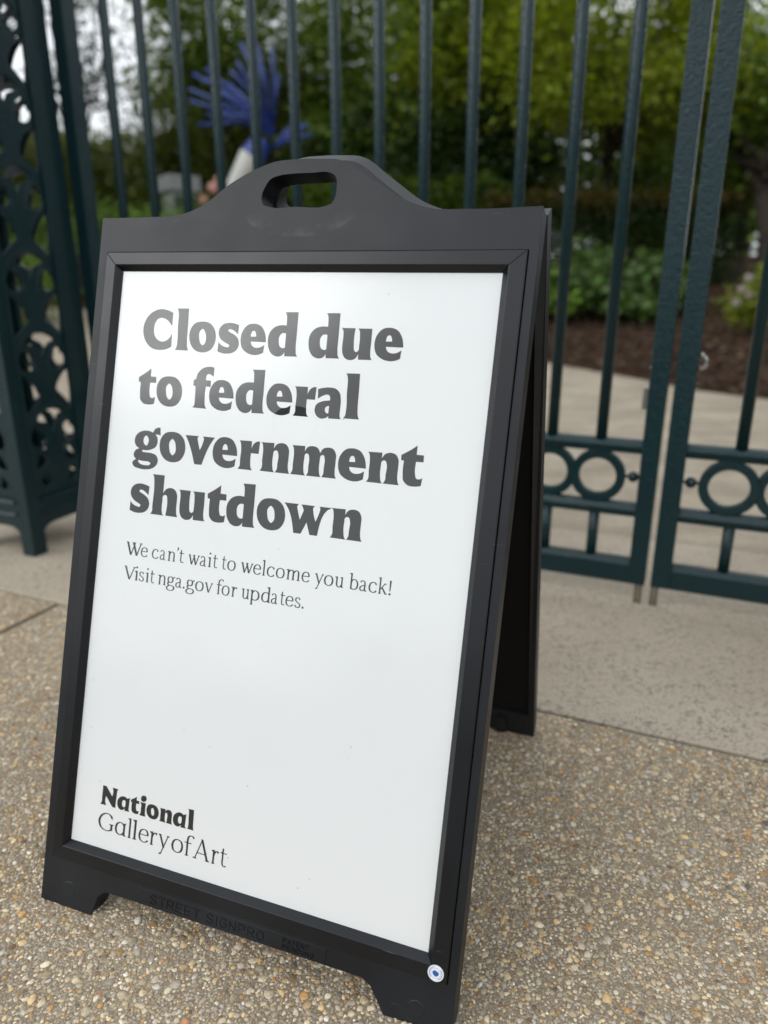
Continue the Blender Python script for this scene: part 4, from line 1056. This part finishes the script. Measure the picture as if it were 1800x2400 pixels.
def leaves(name, pts, size, kind, parent, lean=0.5, tone=(0.75, 1.2), shape=0.55, up=None):
    """leaf blades: four-vertex folded kites"""
    n_ = len(pts)
    d = rng.normal(0, 1, (n_, 3)); d[:, 2] *= lean; d /= np.linalg.norm(d, axis=1)[:, None]
    nn = rng.normal(0, 1, (n_, 3)); nn[:, 2] = np.abs(nn[:, 2]) + 0.6
    s = np.cross(d, nn); s /= np.linalg.norm(s, axis=1)[:, None] + 1e-9
    L = size * rng.uniform(0.6, 1.3, n_)[:, None]; w = L * shape * 0.5
    nrm = np.cross(s, d)
    a = pts; b = pts + d * L * .45 + s * w + nrm * L * .08; c = pts + d * L; e = pts + d * L * .45 - s * w + nrm * L * .08
    V = np.stack([a, b, c, e], 1).reshape(-1, 3)
    F = (np.arange(n_)[:, None] * 4 + np.arange(4)[None])
    T = np.concatenate([F[:, [0, 1, 2]], F[:, [0, 2, 3]]])
    t = rng.uniform(tone[0], tone[1], n_); colr = np.stack([t * rng.uniform(.92, 1.12, n_), t, t * rng.uniform(.8, 1.1, n_)], 1)
    return np_mesh(name, V, T, LEAF[kind], parent, colors=np.repeat(colr, 4, 0))
def cloud(c, r, n_cl, n_, spread, shell=0.55):
    """points gathered in clumps inside an ellipsoid"""
    c = np.array(c); r = np.array(r)
    dd = rng.normal(0, 1, (n_cl, 3)); dd /= np.linalg.norm(dd, axis=1)[:, None]
    rad = shell + (1 - shell) * rng.uniform(0, 1, n_cl) ** 0.6
    C = dd * rad[:, None] * r
    k = rng.integers(0, n_cl, n_); sp = spread * rng.uniform(0.6, 1.4, n_cl)
    return c + C[k] + rng.normal(0, 1, (n_, 3)) * sp[k][:, None] * np.array((1, 1, .7)), c + C
def tree(name, label, c, r, kind, n_, n_cl=60, size=0.12, spread=0.34, trunk_x=None, tr=0.12, group='trees beyond the gate', cat='tree', tone=(0.7, 1.25), shell=0.55):
    bx, by = (trunk_x if trunk_x else (c[0], c[1])); bz = terr(bx, by) - 0.05
    root = empty(name, (bx, by, bz)); tag(root, label, cat, group)
    P, C = cloud(c, r, n_cl, n_, spread, shell)
    P[:, 2] = np.maximum(P[:, 2], bz + 0.12)
    off = np.array((bx, by, bz))
    leaves('crown', P - off, size, kind, root, tone=tone)
    bm = bmesh.new(); top = Vector((c[0] - bx, c[1] - by, c[2] - bz))
    tube(bm, [(0, 0, 0), (0.03, 0.02, top.z * .3), (top.x * .6 + .05, top.y * .6, top.z * .65), top], [tr, tr * .82, tr * .6, tr * .3], 10)
    for i in range(0, min(len(C), 16)):
        p = Vector(C[i] - off); s0 = Vector((top.x * .4, top.y * .4, top.z * random.uniform(.45, .8)))
        mid = (s0 + p) / 2 + Vector((0, 0, -.1)); tube(bm, [s0, mid, p], [tr * .34, tr * .2, tr * .06], 6)
    obj('trunk', bm, M_BARK, root, smooth=True)
    return root
T_ = [
 ('bright yellow-green tree filling the upper right, left of the meeting stiles', (3.75, 13.2, 4.9), (2.0, 1.6, 1.9), 'yellow', 9000, 70, .13, .36),
 ('yellow-green tree with sky showing through, above the right shoulder of the sign', (1.75, 14.8, 5.1), (1.5, 1.4, 1.9), 'yellow', 6500, 55, .13, .34),
 ('dense dark green tree directly behind the sign handle', (0.2, 15.2, 4.4), (1.9, 1.5, 2.2), 'mid', 8500, 60, .13, .38),
 ('olive-green tree low behind the blue sculpture', (-2.0, 16.6, 3.6), (1.9, 1.4, 1.4), 'olive', 9000, 60, .13, .36),
 ('tall mid-green tree above and left of the blue sculpture', (-3.0, 15.0, 5.5), (1.2, 1.2, 1.6), 'mid', 6000, 50, .12, .34),
 ('rounded olive tree left of the sculpture stem', (-4.3, 17.5, 3.9), (1.1, 1.3, 1.4), 'olive', 5000, 40, .13, .34),
 ('sparse dark tree against the white sky, seen beside the gate post', (-4.9, 13.0, 4.9), (0.75, .8, 1.5), 'dark', 1500, 34, .10, .22),
 ('dark green tree under the yellow-green ones, behind the right bars', (3.3, 15.8, 3.3), (2.6, 1.3, 1.5), 'mid', 9000, 70, .13, .36),
 ('low dark green tree just above the right side of the sign', (0.9, 14.2, 2.9), (1.9, 1.0, 1.1), 'dark', 8000, 50, .13, .34),
 ('thin tree with sky behind it at the right edge', (7.6, 16.4, 5.2), (1.6, 1.4, 1.8), 'mid', 3600, 44, .13, .34),
 ('dark tree at the right edge whose trunk rises from the mulch path', (6.3, 13.6, 3.4), (1.4, 1.2, 1.15), 'mid', 6500, 50, .13, .33),
 ('leafy green tree beyond the left edge behind the pier', (-9.0, 12.0, 3.8), (2.6, 2.2, 2.6), 'mid', 4500, 60, .26, .5),
 ('broad green tree beyond the left edge, nearer than its neighbour', (-11.5, 7.5, 3.6), (2.6, 2.4, 2.6), 'mid', 4500, 60, .28, .55),
 ('broad dark tree, unseen, added beyond the right edge to darken reflections, nearest the gate', (9.5, 4.5, 3.4), (2.4, 2.4, 3.0), 'dark', 5000, 50, .30, .6),  # this and the next two: unseen, added so the ironwork mirrors something dark
 ('broad dark tree, unseen, added beyond the right edge to darken reflections, behind the nearest one', (12.5, 9.5, 4.0), (3.2, 2.8, 3.4), 'dark', 5000, 50, .34, .7),
 ('broad dark tree, unseen, added beyond the right edge to darken reflections, on the street side', (10.0, -1.5, 3.2), (2.6, 2.8, 2.8), 'dark', 5000, 50, .32, .65),
]
for i, (lab, c, r, kind, n_, ncl, size, sp) in enumerate(T_):
    kw = {}
    if i >= 11: kw = dict(tr=0.25)
    if i == 10: kw = dict(trunk_x=(5.62, 11.2), tr=0.2)
    tree('garden_tree', lab, c, r, kind, int(n_ * 2.0), ncl, size, sp, **kw)
# hedge line and distant wood closing the view
def hedge(name, label, x0, x1, y, z0, z1, dep, kind, n_, size, topkind=None, cat='hedge', slope=0.0):
    root = empty(name, ((x0 + x1) / 2, y, z0)); tag(root, label, cat)
    X = rng.uniform(x0, x1, n_); Y = rng.uniform(y - dep / 2, y + dep / 2, n_); Z = z0 + (z1 - z0) * rng.uniform(0, 1, n_) ** .8
    Z += 0.06 * np.sin(X * 5) + 0.04 * np.sin(X * 11 + 1)
    P = np.stack([X, Y, Z], 1) - np.array(((x0 + x1) / 2, y, z0))
    leaves('foliage', P, size, kind, root)
    if topkind:
        n2 = n_ // 4; X = rng.uniform(x0, x1, n2); P = np.stack([X, rng.uniform(y - dep / 2 - .05, y + dep / 2, n2), z1 + rng.normal(0, .09, n2)], 1) - np.array(((x0 + x1) / 2, y, z0))
        o = leaves('clipped_top', P, size, topkind, root); o['label'] = 'brownish new growth along the hedge top'
    bm = bmesh.new()
    for i in range(14):
        x = x0 + (x1 - x0) * (i + .5) / 14 - (x0 + x1) / 2; tube(bm, [(x, 0, -.1), (x + .05, 0, (z1 - z0) * .8)], [.03, .012], 6)
    obj('stems', bm, M_BARK, root)
hedge('clipped_hedge', 'clipped dark hedge with brownish top behind the broad-leaved plants', 1.7, 5.9, 13.0, terr(0, 13) - .1, 2.15, 0.9, 'dark', 26000, .075, 'brown')
hedge('clipped_hedge', 'grey-green hedge on the far left, seen beside the gate post', -9.5, -3.2, 18.5, 1.3, 4.15, 1.4, 'olive', 22000, .13)
hedge('clipped_hedge', 'low olive hedge across the middle distance behind the sign handle', -2.8, 2.2, 13.4, .8, 2.55, .9, 'mid', 20000, .10)
hedge('clipped_hedge', 'dark hedge behind the openwork pier at the left edge', -11.0, -6.5, 13.5, .8, 2.7, 1.0, 'mid', 9000, .13)
for x0, x1, y, z1, lab in ((-24, -6.8, 30, 6.0, 'far low tree belt under the open sky at the left'), (-6.6, -2.0, 27, 8.5, 'far tree belt behind the sculpture'), (-2.5, 7, 28, 12.5, 'far tree belt behind the middle of the gate'), (6, 16, 28, 9.0, 'far tree belt at the right edge')):
    root = empty('distant_trees', ((x0 + x1) / 2, y, 1.4)); tag(root, lab, 'tree belt', None, None)
    c = ((x0 + x1) / 2, y, (1.4 + z1) / 2)
    P, C = cloud((0, 0, (z1 - 1.4) / 2), ((x1 - x0) / 2, 1.5, (z1 - 1.4) / 2 + .5), 160, int(2500 * (x1 - x0)), .62, 0.15)
    leaves('crown', P, .34, 'mid', root, tone=(.6, 1.3))
    bm = bmesh.new()
    for i in range(int((x1 - x0) / 1.6)):
        x = -(x1 - x0) / 2 + .8 + 1.6 * i; tube(bm, [(x, 0, -.2), (x + .2, 0, (z1 - 1.4) * .7)], [.2, .07], 8)
    obj('trunk', bm, M_BARK, root)

# bright low shrubs beside the gate post
for lab, c, r, n_ in (('bright green low shrub left of the grey pillar', (-3.9, 11.6, 1.55), (.75, .5, .5), 4200),
                      ('bright green low shrub right of the grey pillar', (-2.75, 11.4, 1.50), (.6, .5, .46), 3600),
                      ('bright green shrub seen through the upper openings of the pier', (-5.6, 11.6, 1.35), (.9, .5, .65), 4200),
                      ('bright green shrub behind the pier, lower and nearer than its neighbour', (-4.5, 9.4, .95), (.5, .4, .45), 2600)):
    tree('low_shrub', lab, c, r, 'bright', n_, 26, .075, .16, tr=.03, group='bright shrubs left of the sign', cat='shrub', shell=.3)
# broad-leaved plants on the mulch
def leafy(label, x, y, h, rad, n_, kind='hosta', size=.13):
    z = terr(x, y) + .01
    root = empty('broad_leaved_plant', (x, y, z)); tag(root, label, 'plant', 'broad-leaved plants on the mulch')
    a = rng.uniform(0, 6.28, n_); q_ = rng.uniform(0, 1, n_) ** .5
    P = np.stack([np.cos(a) * rad * q_, np.sin(a) * rad * q_, h * (1 - .55 * q_ ** 2) * rng.uniform(.35, 1, n_)], 1)
    leaves('foliage', P, size, kind, root, lean=.35, shape=.8, tone=(.65, 1.3))
    bm = bmesh.new()
    for k in range(9):
        b = random.uniform(0, 6.28); tube(bm, [(0, 0, 0), (math.cos(b) * rad * .4, math.sin(b) * rad * .4, h * .5), (math.cos(b) * rad * .7, math.sin(b) * rad * .7, h * .75)], [.012, .009, .004], 5)
    obj('stem', bm, M_BARK, root)
for lab, x, y, h, rad, n_, kind in (
    ('leafy green plant closest to the sign edge, on the mulch', 2.05, 9.45, .62, .42, 380, 'bright'),
    ('leafy green plant between the first two bars right of the sign', 2.45, 9.6, .70, .40, 420, 'hosta'),
    ('dark broad-leaved plant behind the second bar right of the sign', 2.95, 9.9, .78, .42, 440, 'hosta'),
    ('broad-leaved plant left of the meeting stiles, largest of its row', 3.40, 9.8, .82, .45, 480, 'hosta'),
    ('low blue-green plant at the front of the bed left of the stiles', 3.10, 9.35, .42, .38, 300, 'hosta'),
    ('tall leafy plant behind the front row, against the dark hedge', 2.75, 10.6, .95, .5, 420, 'hosta'),
    ('broad-leaved plant half hidden behind the meeting stiles', 3.85, 10.2, .70, .42, 360, 'hosta')):
    leafy(lab, x, y, h, rad, n_, kind)
# variegated plant with pale flowers at the right edge
z = terr(4.25, 8.6)
root = empty('flowering_plant', (4.25, 8.6, z)); tag(root, 'yellow-green plant with pale flower heads at the right edge, beside the mulch path', 'plant')
P, C = cloud((0, 0, .45), (.26, .26, .45), 20, 1300, .09, .3); leaves('foliage', P, .07, 'yellow', root)
g = N('pale_petal'); g.set(Base_Color=(0.33, 0.28, 0.24), Roughness=0.7)
for k, (dx, dz) in enumerate(((-.26, .50), (-.20, .62), (-.30, .36), (-.17, .44))):
    bm = bmesh.new()
    for i in range(9): a = i * .7; sphere(bm, (dx + .035 * math.cos(a), -.2 + .035 * math.sin(a * 1.3), dz + .03 * math.sin(a)), .022, seg=8)
    obj('flower_head', bm, g.m, root)
bm = bmesh.new(); tube(bm, [(0, 0, -.02), (.02, 0, .5)], [.02, .01], 6); obj('stem', bm, M_BARK, root)

# grey pillar beyond the gate
z = terr(0, 12.0) - .02
pil = empty('stone_pillar', (-3.08, 12.0, z)); tag(pil, 'grey stone pillar with dark side standing left of the blue sculpture', 'pillar')
g = N('grey_stone'); g.set(Base_Color=g.mix(g.noise(g.co('Object'), 12, 4), (0.17, 0.18, 0.18), (0.30, 0.31, 0.30)), Roughness=0.85); M_GS = g.m
Rz = Matrix.Rotation(math.radians(38), 4, 'Z')
for nm, a in (('plinth', (-.24, .24, -.24, .24, 0, .22)), ('shaft', (-.19, .19, -.19, .19, .22, 1.52)), ('cap', (-.25, .25, -.25, .25, 1.52, 1.74))):
    bm = bmesh.new(); box(bm, *a, M=Rz); obj(nm, bm, M_GS, pil, bevel=.012)
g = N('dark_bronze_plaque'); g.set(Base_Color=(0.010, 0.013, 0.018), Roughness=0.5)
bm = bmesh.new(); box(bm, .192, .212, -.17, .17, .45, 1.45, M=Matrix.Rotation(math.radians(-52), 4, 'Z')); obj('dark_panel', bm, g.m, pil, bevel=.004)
# low dark wall
bm = bmesh.new(); box(bm, -.75, .75, -.25, .25, 0, .88); box(bm, -.80, .80, -.30, .30, .88, .95)
g = N('dark_slate'); g.set(Base_Color=g.mix(g.noise(g.co('Object'), 9, 3), (0.012, 0.012, 0.018), (0.035, 0.033, 0.042)), Roughness=0.7)
o = obj('low_wall', bm, g.m, bevel=.01); o.location = (-4.75, 12.6, terr(0, 12.6) - .02)
tag(o, 'low dark wall behind the bars just left above the sign', 'wall')

# plain abstract garden sculpture: blue rods spraying from a white cone
sz = terr(0, 12.0) - .02
scp = empty('garden_sculpture', (-2.3, 12.0, sz)); tag(scp, 'tall abstract sculpture with spray of blue rods on a tilted white stem', 'sculpture')
g = N('cobalt_lacquer'); g.set(Base_Color=g.mix(g.noise(g.co('Object'), 5, 3), (0.014, 0.032, 0.18), (0.040, 0.075, 0.29)), Roughness=0.35); M_BLUE = g.m
g = N('cream_lacquer'); g.set(Base_Color=(0.62, 0.62, 0.56), Roughness=0.5); M_CRM = g.m
g = N('dusty_pink_lacquer'); g.set(Base_Color=(0.50, 0.24, 0.20), Roughness=0.5); M_PNK = g.m
def rel(x, z_, y=12.0): return Vector((x + 2.3, y - 12.0, z_ - sz))
bm = bmesh.new(); tube(bm, [rel(-2.28, 2.1), rel(-2.22, 2.33), rel(-1.93, 2.72)], [.10, .13, .20], 20); obj('stem', bm, M_CRM, scp, smooth=False, bevel=.01)
bm = bmesh.new(); tube(bm, [rel(-1.93, 2.72), rel(-1.76, 2.96)], [.20, .15], 20); obj('collar', bm, M_BLUE, scp, bevel=.01)
bm = bmesh.new(); box(bm, -.35, .35, -.35, .35, 0, .12); tube(bm, [(0, 0, .1), rel(-2.28, 2.12)], [.16, .10], 16); obj('base', bm, M_GS, scp, bevel=.01)
hub = rel(-1.64, 2.94)
rr_ = random.Random(5)
def rod(a_deg, L, start, rad=.017):
    a = math.radians(a_deg); yy = rr_.uniform(-.25, .25)
    e_ = start + Vector((math.cos(a) * L, yy, math.sin(a) * L * .86))
    bm = bmesh.new(); tube(bm, [start, (start * .5 + e_ * .5) + Vector((rr_.uniform(-.02, .02), 0, .05)), e_], [rad, rad * 1.25, rad * 1.35], 8)
    obj('rod', bm, M_BLUE, scp, smooth=True)
for a, L in ((176, 1.12), (171, .8), (165, 1.05), (160, .7), (156, 1.22), (153, .85), (150, 1.30), (147, 1.0), (144, 1.34), (141, .9), (139, 1.25), (136, 1.05), (133, 1.22), (130, .8), (127, 1.1), (124, .95)):
    rod(a, L, hub + Vector((rr_.uniform(-.04, .06), 0, rr_.uniform(.06, .22))))
for a, L in ((115, 1.0), (108, 1.18), (103, .85), (98, 1.15), (88, 1.05), (81, .85)):
    rod(a, L, hub + Vector((rr_.uniform(.0, .08), 0, rr_.uniform(.10, .28))))
for a, L in ((48, .42), (40, .55), (34, .62), (28, .5), (22, .6), (15, .45)):
    rod(a, L, hub + Vector((.04, 0, -.10)), .022)
for x, z_ in ((-2.45, 2.40), (-2.56, 2.30), (-2.72, 2.13)):
    bm = bmesh.new(); sphere(bm, rel(x, z_), .085, (1, .5, 1), seg=14); obj('disc', bm, M_PNK, scp, smooth=True)

# street trees across the road behind the viewer (mirrored faintly in the sign)
for lab, x, y in (('street tree across the road, first from the left', -13, -17), ('street tree across the road, second from the left', -5.5, -16), ('street tree across the road, third from the left', 2, -17), ('street tree across the road, last on the right', 9.5, -16)):
    tree('street_tree', lab, (x * 2, y * 2, 2.4), (6.5, 2.6, 2.0), 'dark', 3600, 60, .38, .8, tr=.25, group='trees across the road', shell=.3)
print('objects', len(bpy.data.objects))
